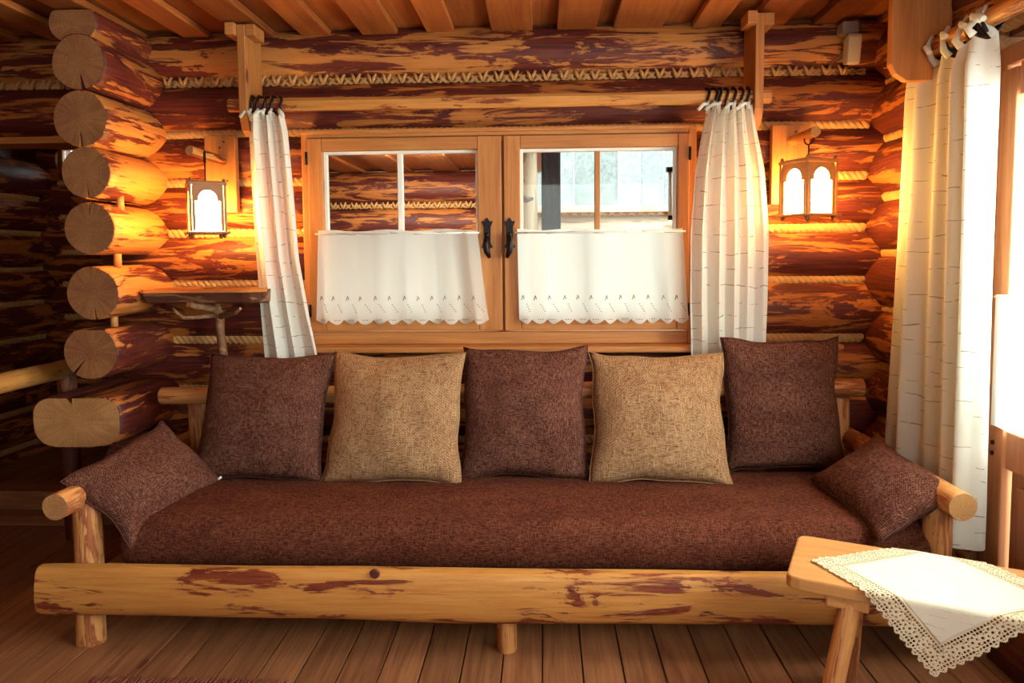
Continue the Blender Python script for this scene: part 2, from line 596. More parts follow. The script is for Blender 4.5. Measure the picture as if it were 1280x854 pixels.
def braid_mesh(L, step=0.072):
    mb = MB()
    for sgn in (1, -1):
        n = int(L / 0.008)
        pts = []
        for i in range(n + 1):
            x = -L / 2 + L * i / n
            pts.append((x, math.cos(2 * PI * x / step * sgn) * 0.009, math.sin(2 * PI * x / step * sgn) * 0.011))
        mb.tube(pts, 0.0095, 6)
    k = int(L / step)
    for i in range(k):
        x = -L / 2 + (i + 0.5) * step
        j = 0.004 * random.uniform(-1, 1)
        for s in (-1, 1):
            mb.tube([(x + j, -0.020, -0.016), (x + s * 0.008 + j, -0.026, 0.002), (x + s * 0.019 + j, -0.020, 0.024 + 0.004 * random.random())], [0.007, 0.0085, 0.006], 6)
    return mb


def braid(parent, p0, p1, **kw):
    p0, p1 = Vector(p0), Vector(p1)
    d = p1 - p0
    o = obj('braided_rope', braid_mesh(d.length, **kw), M['rope'], parent, fix=False)
    o.location = (p0 + p1) / 2 - parent.location
    o.rotation_euler = (0, 0, math.atan2(d.y, d.x))
    return o


# ================================================================== THE ROOM
XL, XR, YB, YF, ZC = -3.4, 1.45, 3.25, -1.6, 2.30

floor = tag(bpy.data.objects.new('floor', None), 'plank floor of worn brown boards', 'floor', kind='structure')
COL.objects.link(floor)
w = 0.127
x = -4.2
k = 0
while x < 1.75:
    board('plank', floor, (x + w / 2, 1.95, -0.0155 + 0.0008 * random.uniform(-1, 1)), (7.3, w - 0.0045, 0.03), 'Y', 'floor', 0.0022)
    x += w
    k += 1
mb = MB()
mb.box((-1.25, 1.95, -0.06), (6.2, 7.4, 0.04))
obj('subfloor', mb, M['log_dark'], floor)

# ceiling: wide boards nailed over the gaps between a second, higher layer
ceiling = tag(bpy.data.objects.new('ceiling', None), 'board-on-board timber ceiling', 'ceiling', kind='structure')
COL.objects.link(ceiling)
lows = [(-3.42, -3.28), (-3.12, -2.98), (-2.82, -2.66), (-2.52, -2.40), (-2.24, -2.10), (-1.95, -1.81), (-1.63, -1.51), (-1.36, -1.21), (-1.085, -0.955), (-0.807, -0.648), (-0.516, -0.394),
        (-0.225, -0.042), (0.066, 0.238), (0.314, 0.53), (0.66, 0.785), (0.90, 1.06), (1.185, 1.35), (1.47, 1.62)]
for i, (a, b) in enumerate(lows):
    board('board', ceiling, ((a + b) / 2, 0.86, ZC + 0.014 + random.uniform(-0.004, 0.004)), (5.05, b - a, 0.030), 'Y', 'ceil', 0.004)
    if i + 1 < len(lows):
        c = lows[i + 1][0]
        board('upper_board', ceiling, ((b + c) / 2, 0.9, ZC + 0.048), (5.1, c - b + 0.05, 0.026), 'Y', 'ceil', 0.003)
mb = MB()
mb.box((-0.95, 0.9, ZC + 0.085), (5.6, 5.5, 0.04))
obj('decking', mb, M['log_dark'], ceiling)

# ---- back wall
wb = tag(bpy.data.objects.new('wall_back', None), 'back wall of round logs with rope between them', 'wall', kind='structure')
COL.objects.link(wb)
AX = YB + 0.125
WX0, WX1, WZ0, WZ1 = -1.075, 0.675, 0.905, 1.862
rope_z = [2.10, 1.868, 1.646, 1.414, 1.181, 0.92, 0.685, 0.45, 0.215]
cent = [2.215] + [(a + b) / 2 for a, b in zip(rope_z, rope_z[1:])] + [0.10]
for i, z in enumerate(cent):
    hi = ([2.35] + rope_z)[i]
    lo = (rope_z + [-0.02])[i]
    r = (hi - lo) / 2 + 0.010
    if i == 0:
        r = 0.127
    if z > 1.9:
        log('log', wb, (-3.5, AX, z), (1.75, AX, z), r, seed=i, mat='log_top' if i == 0 else 'log', seg=24)
    elif WZ0 < z < WZ1:
        log('log', wb, (-1.96, AX, z), (WX0 - 0.004, AX, z), r, seed=i + 20, seg=24)
        log('log', wb, (WX1 + 0.004, AX, z), (1.75, AX, z), r, seed=i + 40, seg=24)
    else:
        log('log', wb, (-1.96, AX, z), (1.75, AX, z), r, seed=i + 60, seg=24, mat='log')
for i, z in enumerate(rope_z):
    yr = YB + 0.062
    if i == 0:
        braid(wb, (-3.4, yr - 0.005, z), (1.42, yr - 0.005, z))
    elif z > WZ1 - 0.02 or z < WZ0:
        rope(wb, (-1.75, yr, z), (1.44, yr, z))
    else:
        rope(wb, (-1.75, yr, z), (WX0 - 0.002, yr, z))
        rope(wb, (WX1 + 0.002, yr, z), (1.44, yr, z))
# solid core behind the logs so that no daylight leaks between them
mb = MB()
for x0, x1, z0, z1 in ((-3.5, 1.8, 1.87, 2.4), (-1.96, WX0 - 0.004, 0, 1.87), (WX1 + 0.004, 1.8, 0, 1.87), (WX0 - 0.004, WX1 + 0.004, 0, WZ0)):
    mb.box(((x0 + x1) / 2, AX, (z0 + z1) / 2), (x1 - x0, 0.10, z1 - z0))
obj('core', mb, M['log_dark'], wb)
board('lintel_board', wb, (-2.68, YB + 0.02, 1.838), (1.55, 0.16, 0.03), 'X', 'sawn_x')

# ---- stub of the cross wall on the left: stacked log ends
wl_ = tag(bpy.data.objects.new('wall_left', None), 'stub of cross wall with eight stacked log ends', 'wall', kind='structure')
COL.objects.link(wl_)
DN = -PI / 2
for x_, z_, r_, yend, kw in (
        (-1.862, 2.238, 0.088, 2.86, dict(flat=0.05, ell=1.12)),
        (-1.841, 2.082, 0.112, 2.85, dict(notch=(DN + 0.15, 0.62, 0.09))),
        (-1.846, 1.866, 0.114, 2.85, dict(notch=(DN - 0.0, 0.55, 0.08))),
        (-1.837, 1.651, 0.104, 2.86, dict(notch=(DN + 0.08, 0.7, 0.06))),
        (-1.845, 1.423, 0.107, 2.87, dict(notch=(-DN - 0.05, 0.6, 0.05))),
        (-1.836, 1.164, 0.110, 2.86, dict(notch=(DN + 0.1, 0.5, 0.06))),
        (-1.848, 0.918, 0.116, 2.85, dict(notch=(DN - 0.7, 0.75, 0.05), flat=0.097, ell=1.0))):
    # local +X runs towards the viewer: local Y is then to the right
    log('log', wl_, (x_, 3.42, z_), (x_, yend, z_), r_ * 1.0, mat='log' if z_ > 2.0 or z_ < 1.0 else 'log_light', seed=int(z_ * 10), seg=26, step=0.06, **kw)
# bottom log, much wider: two hewn sides
log('log', wl_, (-1.91, 3.42, 0.638), (-1.91, 2.83, 0.638), 0.112, mat='log', end='end_pale', seed=5, seg=30, flat=0.10, sq=3.2, ell=1.70, step=0.06,
    notch=(PI / 2 + 0.05, 0.35, 0.03))
log('log', wl_, (-1.83, 3.42, 0.43), (-1.83, 3.02, 0.43), 0.09, mat='log_dark', end='log_dark', seed=8)
log('log', wl_, (-1.83, 3.42, 0.24), (-1.83, 3.10, 0.24), 0.11, mat='log_dark', end='log_dark', seed=9)
log('log', wl_, (-1.83, 3.42, 0.08), (-1.83, 3.10, 0.08), 0.08, mat='log_dark', end='log_dark', seed=10)
for x_, z_, y_ in ((-1.80, 1.292, 2.98), (-1.815, 1.043, 2.96), (-1.79, 1.537, 3.0)):
    mb = MB()
    mb.tube([(0, 0, -0.03), (0, 0, 0.03)], 0.016, 10)
    obj('dowel', mb, M['sawn_z'], wl_, (x_, y_, z_))

# ---- right wall: logs, glass door, assumed side window
wr = tag(bpy.data.objects.new('wall_right', None), 'right wall of round logs around the glass door', 'wall', kind='structure')
COL.objects.link(wr)
AXR = XR + 0.125
rz = [2.04, 1.80, 1.545, 1.30, 1.06, 0.80, 0.56, 0.32, 0.09]
DY0, DY1 = 1.44, 2.475          # door opening
SY0, SY1, SZ0, SZ1 = 0.12, 1.30, 0.92, 2.0
DZ1 = 1.955
cz = [2.17] + [(a + b) / 2 for a, b in zip(rz, rz[1:])] + [0.03]
for i, z in enumerate(cz):
    r = 0.135 if i else 0.128
    if z > DZ1:
        log('log', wr, (AXR, YF, z), (AXR, 3.42, z), r, seed=i + 90, seg=22)
    else:
        log('log', wr, (AXR, DY1 + 0.005, z), (AXR, 3.42, z), r, seed=i + 100, seg=22)
        if SZ0 < z < SZ1:
            log('log', wr, (AXR, SY1 + 0.004, z), (AXR, DY0 - 0.004, z), r, seed=i + 110)
            log('log', wr, (AXR, YF, z), (AXR, SY0 - 0.004, z), r, seed=i + 120)
        else:
            log('log', wr, (AXR, YF, z), (AXR, DY0 - 0.004, z), r, seed=i + 130)
for i, z in enumerate(rz):
    xr = XR + 0.062
    if z > DZ1:
        rope(wr, (xr, YF + 0.05, z), (xr, 3.33, z))
    else:
        rope(wr, (xr, DY1 + 0.02, z), (xr, 3.33, z))
mb = MB()
for y0, y1, z0, z1 in ((YF, 3.4, 2.0, 2.4), (DY1 + 0.005, 3.4, 0, 2.0), (SY1 + 0.004, DY0 - 0.004, 0, 2.0), (YF, SY0 - 0.004, 0, 2.0), (SY0 - 0.004, SY1 + 0.004, 0, SZ0)):
    mb.box((AXR, (y0 + y1) / 2, (z0 + z1) / 2), (0.10, y1 - y0, z1 - z0))
obj('core', mb, M['log_dark'], wr)

bbr = board('baseboard_right', None, (1.43, 0.5, 0.045), (3.6, 0.022, 0.09), 'Y', 'log_dark', 0.004)
bbr.rotation_euler = (0, 0, PI / 2)
tag(bbr, 'brown baseboard along the foot of the right wall', 'baseboard', kind='structure')

d1 = empty('door_1', (XR, DY1, 0), 'pine door with tall glass pane and raised lower panel', 'door', kind='structure')


def part_boxes(name, parent, items, mats, bevel=0.003):
    """items: (centre, size, material index), world coordinates"""
    mb = MB()
    for c, s, mi in items:
        mb.box(Vector(c) - parent_loc(parent), s, mi)
    return obj(name, mb, mats, parent, bevel=bevel)


def parent_loc(p):
    v = Vector()
    while p is not None:
        v += p.location
        p = p.parent
    return v


xd = 1.545
part_boxes('frame', d1, [((xd, DY1 - 0.03, DZ1 / 2), (0.12, 0.06, DZ1), 0), ((xd, DY0 + 0.03, DZ1 / 2), (0.12, 0.06, DZ1), 0),
                         ((xd, (DY0 + DY1) / 2, DZ1 - 0.03), (0.128, DY1 - DY0 - 0.121, 0.06), 0)], [M['door']])
ly0, ly1 = DY0 + 0.062, DY1 - 0.062
gz0, gz1 = 0.73, DZ1 - 0.17
lx = 1.49
part_boxes('leaf', d1, [((lx, ly1 - 0.0375, 0.94), (0.045, 0.075, 1.87), 0), ((lx, ly0 + 0.045, 0.94), (0.045, 0.09, 1.87), 0),
                        ((lx, (ly0 + ly1) / 2, gz1 + 0.05), (0.043, ly1 - ly0 - 0.181, 0.10), 0),
                        ((lx, (ly0 + ly1) / 2, gz0 - 0.06), (0.043, ly1 - ly0 - 0.181, 0.12), 0),
                        ((lx, (ly0 + ly1) / 2, 0.10), (0.043, ly1 - ly0 - 0.181, 0.16), 0)], [M['door']])
part_boxes('panel', d1, [((lx + 0.006, (ly0 + ly1) / 2, 0.395), (0.014, ly1 - ly0 - 0.182, 0.43), 0),
                         ((lx - 0.006, (ly0 + ly1) / 2, 0.395), (0.016, ly1 - ly0 - 0.27, 0.34), 0)], [M['door']], bevel=0.007)
part_boxes('pane', d1, [((lx, (ly0 + ly1) / 2, (gz0 + gz1) / 2), (0.006, ly1 - ly0 - 0.18, gz1 - gz0), 0)], [M['glass']], bevel=0)
mb = MB()
for z in (0.645, 0.68):
    mb.tube([(0, 0, z - 0.0), (-0.004, 0, z)], 0.008, 8)
obj('screw', mb, M['iron'], d1, (lx - 0.0235 - XR, ly1 - 0.03 - DY1, 0))

w2 = empty('assumed_window_2', (XR, SY0, SZ0), 'assumed side window in the right wall towards the viewer', 'window', kind='structure')  # out of view, assumed from the light falling in from the right
ym, zm = (SY0 + SY1) / 2, (SZ0 + SZ1) / 2
part_boxes('frame', w2, [((1.5, SY0 + 0.03, zm), (0.12, 0.06, SZ1 - SZ0), 0), ((1.5, SY1 - 0.03, zm), (0.12, 0.06, SZ1 - SZ0), 0),
                         ((1.5, ym, SZ0 + 0.03), (0.118, SY1 - SY0 - 0.121, 0.06), 0), ((1.5, ym, SZ1 - 0.03), (0.118, SY1 - SY0 - 0.121, 0.06), 0),
                         ((1.5, ym, zm), (0.04, 0.03, SZ1 - SZ0 - 0.121), 0)], [M['door']])
for s in (-1, 1):
    part_boxes('pane', w2, [((1.5, ym + s * (SY1 - SY0 - 0.09) / 4, zm), (0.006, (SY1 - SY0 - 0.15) / 2, SZ1 - SZ0 - 0.12), 0)], [M['glass']], bevel=0)

# ---- walls out of the picture that close the room
wf = tag(bpy.data.objects.new('wall_front', None), 'plain board wall behind the viewer', 'wall', kind='structure')
COL.objects.link(wf)
mb = MB()
fx0, fx1, fz0, fz1 = -0.25, 1.35, 0.95, 2.1  # opening added to let the fill light in
for x0, x1, z0, z1 in ((-3.5, fx0, 0, 2.4), (fx1, 1.7, 0, 2.4), (fx0, fx1, 0, fz0), (fx0, fx1, fz1, 2.4)):
    mb.box(((x0 + x1) / 2, YF - 0.06, (z0 + z1) / 2), (x1 - x0, 0.12, z1 - z0))
obj('wall_boards', mb, M['sawn_x'], wf)
wfar = tag(bpy.data.objects.new('wall_left_2', None), 'log wall far to the left, running on into the back room', 'wall', kind='structure')
COL.objects.link(wfar)
lz = [1.95, 1.709, 1.475, 1.24, 1.011, 0.775, 0.54, 0.305, 0.07]
for i in range(len(lz)):
    hi, lo = lz[i], (lz + [-0.12])[i + 1]
    z = (hi + lo) / 2
    log('log', wfar, (XL - 0.125, YF, z), (XL - 0.125, 5.1, z), (hi - lo) / 2 + 0.012, seed=i + 150, mat='log', step=0.2)
    if 0 < i:
        rope(wfar, (XL - 0.06, 3.4, hi), (XL - 0.06, 4.82, hi))
log('log', wfar, (XL - 0.125, YF, 2.2), (XL - 0.125, 3.5, 2.2), 0.13, seed=171)
log('log', wfar, (XL - 0.125, YF, 2.02), (XL - 0.125, 3.5, 2.02), 0.12, seed=172)
mb = MB()
mb.box((XL - 0.2, 1.75, 1.2), (0.1, 6.9, 2.5))
obj('core', mb, M['log_dark'], wfar)
wby = tag(bpy.data.objects.new('wall_beyond', None), 'dark log end wall of the room behind the doorway', 'wall', kind='structure')
COL.objects.link(wby)
fz = [1.83, 1.595, 1.35, 1.13, 0.9, 0.67, 0.44, 0.21]
for i in range(len(fz)):
    hi, lo = fz[i], (fz + [-0.02])[i + 1]
    z = (hi + lo) / 2
    log('log', wby, (-3.5, 4.98, z), (-2.06, 4.98, z), (hi - lo) / 2 + 0.012, seed=i + 180, step=0.2)
    rope(wby, (-3.36, 4.915, hi), (-2.1, 4.915, hi))
log('log', wby, (-3.5, 4.98, 1.99), (-3.37, 4.98, 1.99), 0.09, seed=190)
for k in range(4):
    board('wall_board', wby, (-3.43, 4.93, 1.875 + 0.05 * k), (0.13, 0.048, 0.03), 'X', 'ceil', 0.003, roll=PI / 2)
mb = MB()
mb.box((-2.8, 5.02, 0.96), (1.6, 0.08, 1.92))
mb.box((-3.46, 5.02, 2.13), (0.2, 0.08, 0.42))
mb.box((-2.58, 5.02, 2.13), (1.18, 0.08, 0.42))
mb.box((-3.27, 5.02, 2.21), (0.2, 0.08, 0.26))
mb.box((-2.04, 4.2, 1.1), (0.08, 1.75, 2.4))
mb.box((-2.75, 4.2, 2.36), (1.6, 1.9, 0.08))
obj('core', mb, M['log_dark'], wby)
w3 = empty('window_3', (-3.35, 4.95, 1.93), 'small bright window high in the back room', 'window', kind='structure')
part_boxes('frame', w3, [((-3.352, 4.96, 2.0), (0.02, 0.05, 0.16), 0), ((-3.188, 4.96, 2.0), (0.02, 0.05, 0.16), 0), ((-3.27, 4.96, 1.93), (0.142, 0.05, 0.02), 0), ((-3.27, 4.96, 2.07), (0.142, 0.05, 0.02), 0)], [M['sawn_z']])
part_boxes('pane', w3, [((-3.27, 4.965, 2.0), (0.142, 0.005, 0.118), 0)], [M['glass']], bevel=0)

# threshold of the doorway
t1 = empty('trim_1', (-2.6, 3.36, 0), 'two-step wooden threshold of the doorway on the left', 'threshold', kind='structure')
board('threshold_board', t1, (-2.68, 3.40, 0.026), (1.44, 0.14, 0.05), 'X', 'floor', 0.006)
board('threshold_board', t1, (-2.68, 3.50, 0.075), (1.44, 0.16, 0.14), 'X', 'floor', 0.006)

# ================================================================== MAIN WINDOW
YW = 3.215                       # front face of the casing
win = empty('window_1', (-0.2, YW, WZ0), 'two-casement pine window in the back wall', 'window', kind='structure')
fr = []
zc = (WZ0 + WZ1) / 2
fr += [((-1.065, YW + 0.06, zc), (0.028, 0.12, WZ1 - WZ0 - 0.002), 1), ((0.655, YW + 0.06, zc), (0.034, 0.12, WZ1 - WZ0 - 0.002), 1)]
fr += [((-0.206, YW + 0.058, WZ1 - 0.015), (1.688, 0.116, 0.03), 0), ((-0.206, YW + 0.058, WZ0 + 0.028), (1.688, 0.116, 0.055), 0)]
fr += [((-0.177, YW + 0.055, zc), (0.05, 0.03, 0.86), 1)]
part_boxes('frame', win, fr, [M['sawn_x'], M['sawn_z']], bevel=0.004)
# stepped moulding on the head
part_boxes('head_moulding', win, [((-0.206, YW - 0.004, WZ1 - 0.006), (1.75, 0.02, 0.018), 0)], [M['sawn_x']], bevel=0.004)


def sash(x0, x1, gx0, gx1, hx, hinge_x):
    zt, zb = 1.828, 0.968
    gt, gb = 1.773, 1.05
    ys = YW - 0.012
    mb = MB()
    o = parent_loc(win)
    for c, s, mi in (((x0 + gx0) / 2, (gx0 - x0), 1), ((gx1 + x1) / 2, (x1 - gx1), 1)):
        pass
    L = [(((x0 + gx0) / 2, ys + 0.022, (zt + zb) / 2), (gx0 - x0, 0.045, zt - zb), 1),
         (((gx1 + x1) / 2, ys + 0.022, (zt + zb) / 2), (x1 - gx1, 0.045, zt - zb), 1),
         (((gx0 + gx1) / 2, ys + 0.0225, (zt + gt) / 2), (gx1 - gx0 - 0.001, 0.043, zt - gt), 0),
         (((gx0 + gx1) / 2, ys + 0.0225, (zb + gb) / 2), (gx1 - gx0 - 0.001, 0.043, gb - zb), 0)]
    for c, s, mi in L:
        mb.box(Vector(c) - o, s, mi)
    sa = obj('sash', mb, [M['sawn_x'], M['sawn_z']], win, bevel=0.004)
    # glazing rebate around the glass; light reflected on it is put in as white
    mb = MB()
    e = 0.012
    for c, s in (((gx0 + e / 2, ys + 0.052, (gt + gb) / 2), (e, 0.03, gt - gb)), ((gx1 - e / 2, ys + 0.052, (gt + gb) / 2), (e, 0.03, gt - gb)),
                 (((gx0 + gx1) / 2, ys + 0.052, gt - e / 2), (gx1 - gx0 - 2 * e - 0.001, 0.03, e)), (((gx0 + gx1) / 2, ys + 0.052, gb + e / 2), (gx1 - gx0 - 2 * e - 0.001, 0.03, e))):
        mb.box(Vector(c) - o, s)
    g = obj('glazing_bead', mb, M['white'], sa)
    xm = (gx0 + gx1) / 2 - 0.003
    part = MB()
    part.box(Vector((xm, ys + 0.045, (gt + gb) / 2)) - o, (0.024, 0.03, gt - gb - 0.026))
    obj('mullion', part, M['white'] if x0 < -0.5 else M['sawn_z'], sa, bevel=0.003)
    for a, b in ((gx0 + 0.012, xm - 0.012), (xm + 0.012, gx1 - 0.012)):
        p = MB()
        p.box(Vector(((a + b) / 2, ys + 0.055, (gt + gb) / 2)) - o, (b - a, 0.004, gt - gb - 0.026))
        obj('pane', p, M['glass'], sa)
    # wrought iron handle: escutcheon with pointed tips and a drop grip
    p = MB()
    h = [(0, 0.066), (0.010, 0.052), (0.020, 0.054), (0.012, 0.034), (0.011, -0.02), (0.020, -0.036), (0.010, -0.038), (0, -0.054),
         (-0.010, -0.038), (-0.020, -0.036), (-0.011, -0.02), (-0.012, 0.034), (-0.020, 0.054), (-0.010, 0.052)]
    h = [(a * 1.3, b * 1.3) for a, b in h]
    p.prism(h, 'Y', -0.006, 0.0)
    sg = 1 if hx > -0.2 else -1
    p.tube([(0, -0.004, 0.012), (0, -0.03, 0.010), (0, -0.034, 0.0)], [0.009, 0.009, 0.010], 10)
    p.tube([(0, -0.034, 0.004), (sg * 0.004, -0.036, -0.035), (0.0, -0.034, -0.065), (-sg * 0.012, -0.032, -0.092)], [0.012, 0.015, 0.014, 0.008], 10)
    obj('handle', p, M['iron'], sa, Vector((hx, ys, 1.385)) - o)
    for z in (1.74, 1.06):
        p = MB()
        p.tube([(0, 0, -0.028), (0, 0, 0.028)], 0.006, 8)
        obj('hinge', p, M['iron'], sa, Vector((hinge_x, ys - 0.001, z)) - o)
    return sa


sash(-1.050, -0.182, -0.984, -0.288, -0.247, -1.052)
sash(-0.172, 0.640, -0.100, 0.590, -0.148, 0.641)
sill = board('sill_board', win, (-0.205, YW - 0.035, 0.892), (1.80, 0.15, 0.026), 'X', 'sawn_x', 0.006)
# outside shutter stay seen through the right casement
mb = MB()
mb.box((0, 0, 0), (0.035, 0.03, 0.022), 0)
mb.box((0.03, 0, 0.008), (0.06, 0.02, 0.008), 0)
mb.tube([(0.0, 0, -0.01), (0.002, 0, -0.22)], 0.009, 8, 1)
mb.box((0.004, 0, -0.225), (0.024, 0.02, 0.02), 0)
obj('shutter_stay', mb, [M['iron'], M['white']], win, Vector((0.60, 3.46, 1.70)) - parent_loc(win))

# ================================================================== OUTSIDE
gr = MB()
gr.box((0.5, 9.0, -0.2), (14, 11, 0.1))
gr.box((6.0, 0.5, -0.2), (8.0, 12, 0.1))
tag(obj('ground', gr, M['earth']), 'pale ground outside the cabin', 'ground', kind='structure')
wp = tag(bpy.data.objects.new('wall_porch', None), 'log wall of the porch seen through the left casement', 'wall', kind='structure')
COL.objects.link(wp)
for i, (z, r) in enumerate(((1.765, 0.125), (1.53, 0.125), (1.29, 0.125), (1.05, 0.125), (0.81, 0.125), (0.57, 0.125))):
    log('log', wp, (-2.0, 5.03, z), (-0.05, 5.03, z), r, seed=i + 200)
    if i == 0:
        braid(wp, (-1.98, 4.945, 1.647), (-0.05, 4.945, 1.647))
    else:
        rope(wp, (-1.98, 4.96, z + 0.12 - 0.24), (-0.05, 4.96, z + 0.12 - 0.24))
mb = MB()
mb.box((-1.03, 5.16, 1.2), (1.95, 0.06, 1.9))
obj('core', mb, M['log_dark'], wp)
cp = tag(bpy.data.objects.new('ceiling_porch', None), 'board ceiling of the porch outside the window', 'ceiling', kind='structure')
COL.objects.link(cp)
for i in range(13):
    board('board', cp, (-1.98 + 0.165 * i, 4.25, 1.895 + 0.018 * (i % 2)), (1.7, 0.17, 0.02), 'Y', 'ceil', 0.003)

gp = empty('porch_post', (-0.085, 3.95, -0.15), 'grey weathered log post outside the right casement', 'post')
log('shaft', gp, (-0.10, 3.95, -0.15), (-0.10, 3.95, 2.6), 0.075, mat='weather_log', seed=220)
kb = MB()
kb.tube([(0, -0.07, 0), (0.03, -0.078, -0.012), (0.06, -0.05, -0.004)], [0.018, 0.016, 0.01], 8)
obj('knot', kb, M['grey_post'], gp, (-0.03, 0, 1.76))
dp = MB()
dp.box((0, 0, 1.35), (0.105, 0.10, 2.9))
tag(obj('porch_post', dp, M['dark_post'], None, (0.045, 4.02, -0.15), bevel=0.006), 'dark squared post beside the grey log post outside', 'post')

hb = empty('barn', (0.6, 5.6, -0.15), 'weathered grey boarded barn on a log base outside the window', 'barn')
for i in range(9):
    board('plank', hb, (-0.02 + 0.17 * i, 5.55 + 0.012 * (i % 2), 2.35), (1.38, 0.166, 0.025), 'Z', 'weathered', 0.004, roll=PI / 2)
board('ledge', hb, (0.66, 5.50, 1.645), (1.75, 0.16, 0.05), 'X', 'weather_log', 0.006)
for i in range(7):
    log('log', hb, (-0.3, 5.62, 1.50 - 0.26 * i), (1.7, 5.62, 1.50 - 0.26 * i), 0.13, mat='weather_log', seed=230 + i)
br = obj('rope', braid_mesh(1.6), M['rope'], hb, Vector((0.7, 5.47, 1.615)) - hb.location, fix=False)

# ================================================================== CURTAINS AND RODS


def rod_bracket(parent, x, side):
    """hanging plank that carries the rod; long plank edge-on to the room"""
    mb = MB()
    poly = [(3.06, 2.285), (3.06, 1.90), (3.085, 1.845), (3.12, 1.828), (3.24, 1.828), (3.24, 2.285)]
    mb.prism([(a - parent.location.y, b - parent.location.z) for a, b in poly], 'X', x - 0.018 - parent.location.x, x + 0.018 - parent.location.x)
    b = obj('bracket', mb, M['sawn_z'], parent, bevel=0.004)
    for s in (-1, 1):
        c = MB()
        c.box(Vector((x + s * 0.038, 3.12 if s > 0 else 3.09, 2.262)) - parent.location, (0.04, 0.11, 0.05))
        obj('cleat', c, M['sawn_x'], b, bevel=0.003)


cr = empty('curtain_rod', (-0.2, 3.11, 1.957), 'long pale wooden curtain rod above the double window', 'curtain rod')
mb = MB()
n = 26
rings = []
for i in range(n + 1):
    xx = -1.155 + 2.31 * i / n
    q = 0.030 + 0.0022 * nz(xx * 3, 1)
    rings.append([(xx, math.cos(a) * q * 0.8, math.sin(a) * q) for a in (2 * PI * k / 8 + PI / 8 for k in range(8))])
mb.rings(rings, 0, 1, False)
obj('pole', mb, [M['beam'], M['end_pale']], cr, bevel=0.004)
rod_bracket(cr, -1.272, -1)
rod_bracket(cr, 0.893, 1)


def cloth_mesh(fn, nu, nv, su, sv):
    mb = MB()
    mb.uv = []
    for j in range(nv + 1):
        for i in range(nu + 1):
            mb.v.append(tuple(fn(i / nu, j / nv)))
            mb.uv.append((i / nu * su, -j / nv * sv))
    for j in range(nv):
        for i in range(nu):
            a = j * (nu + 1) + i
            mb.f.append([a, a + 1, a + nu + 2, a + nu + 1])
            mb.mi.append(0)
            mb.sm.append(True)
    return mb


def lerp(a, b, f):
    return a + (b - a) * f


def catmull(pts, f):
    n = len(pts) - 1
    t = f * n
    i = min(int(t), n - 1)
    t -= i
    p = [Vector(pts[max(0, min(n, i + k))]) for k in (-1, 0, 1, 2)]
    return 0.5 * ((2 * p[1]) + (p[2] - p[0]) * t + (2 * p[0] - 5 * p[1] + 4 * p[2] - p[3]) * t * t + (3 * p[1] - p[0] - 3 * p[2] + p[3]) * t ** 3)


def back_curtain(name, xs, folds, seed, label, group):
    """xs: rows of (z, x left, x right)"""
    loc = Vector(((xs[0][1] + xs[0][2]) / 2, 3.09, 1.93))
    c = empty(name, loc, label, 'curtain', group)

    def fn(u, v):
        k = v * (len(xs) - 1)
        i = min(int(k), len(xs) - 2)
        f = k - i
        f2 = f * f * (3 - 2 * f) if False else f
        z = lerp(xs[i][0], xs[i + 1][0], f2)
        xl, xr = lerp(xs[i][1], xs[i + 1][1], f2), lerp(xs[i][2], xs[i + 1][2], f2)
        ph = u * folds * 2 * PI + 0.5 * math.sin(3 * u * PI + seed) + 0.25 * math.sin(v * 3 + seed)
        amp = 0.030 * (0.75 + 0.35 * math.sin(5 * u + seed)) * (1 - 0.25 * v)
        w = xr - xl
        x = xl + w * (u + 0.30 / folds / (2 * PI) * 2.2 * math.sin(2 * ph) * 0.5)
        y = 3.085 + amp * math.sin(ph) + 0.012 * math.sin(2.1 * ph + seed) * (1 - v) - 0.01
        if v < 0.05:
            z += 0.012 * math.sin(ph * 1.0 + 1.0) * (1 - v / 0.05)
        return Vector((x, y, z)) - loc
    o = obj('cloth', cloth_mesh(fn, 110, 46, 0.62, 1.1), M['curtain'], c, fix=False)
    return c, fn, loc


def curtain_rings(c, loc, xs, y0, z0, zt):
    for i, x_ in enumerate(xs):
        mb = MB()
        n = 18
        pts = [(0.004 * math.sin(3 * a), 0.031 * math.cos(a), 0.038 * math.sin(a)) for a in (2 * PI * k / n for k in range(n + 1))]
        mb.tube(pts, 0.006, 6)
        obj('ring', mb, M['iron'], c, Vector((x_, y0, z0)) - loc, (0, 0, random.uniform(-0.35, 0.35)))
        t = MB()
        j = random.uniform(-1, 1)
        t.tube([(0, -0.03, -0.02), (0.012 * j, -0.038, -0.040), (0.006 * j, -0.03, -0.065), (0, -0.012, zt - z0 - 0.012)], [0.005, 0.009, 0.008, 0.010], 7)
        if i % 2 == 0:
            t.tube([(0, -0.034, -0.03), (0.022 * j - 0.012, -0.046, -0.036), (0.05 * j - 0.02, -0.05, -0.06)], [0.004, 0.008, 0.007], 6)
        obj('tie', t, M['curtain'], c, Vector((x_, y0, z0)) - loc)


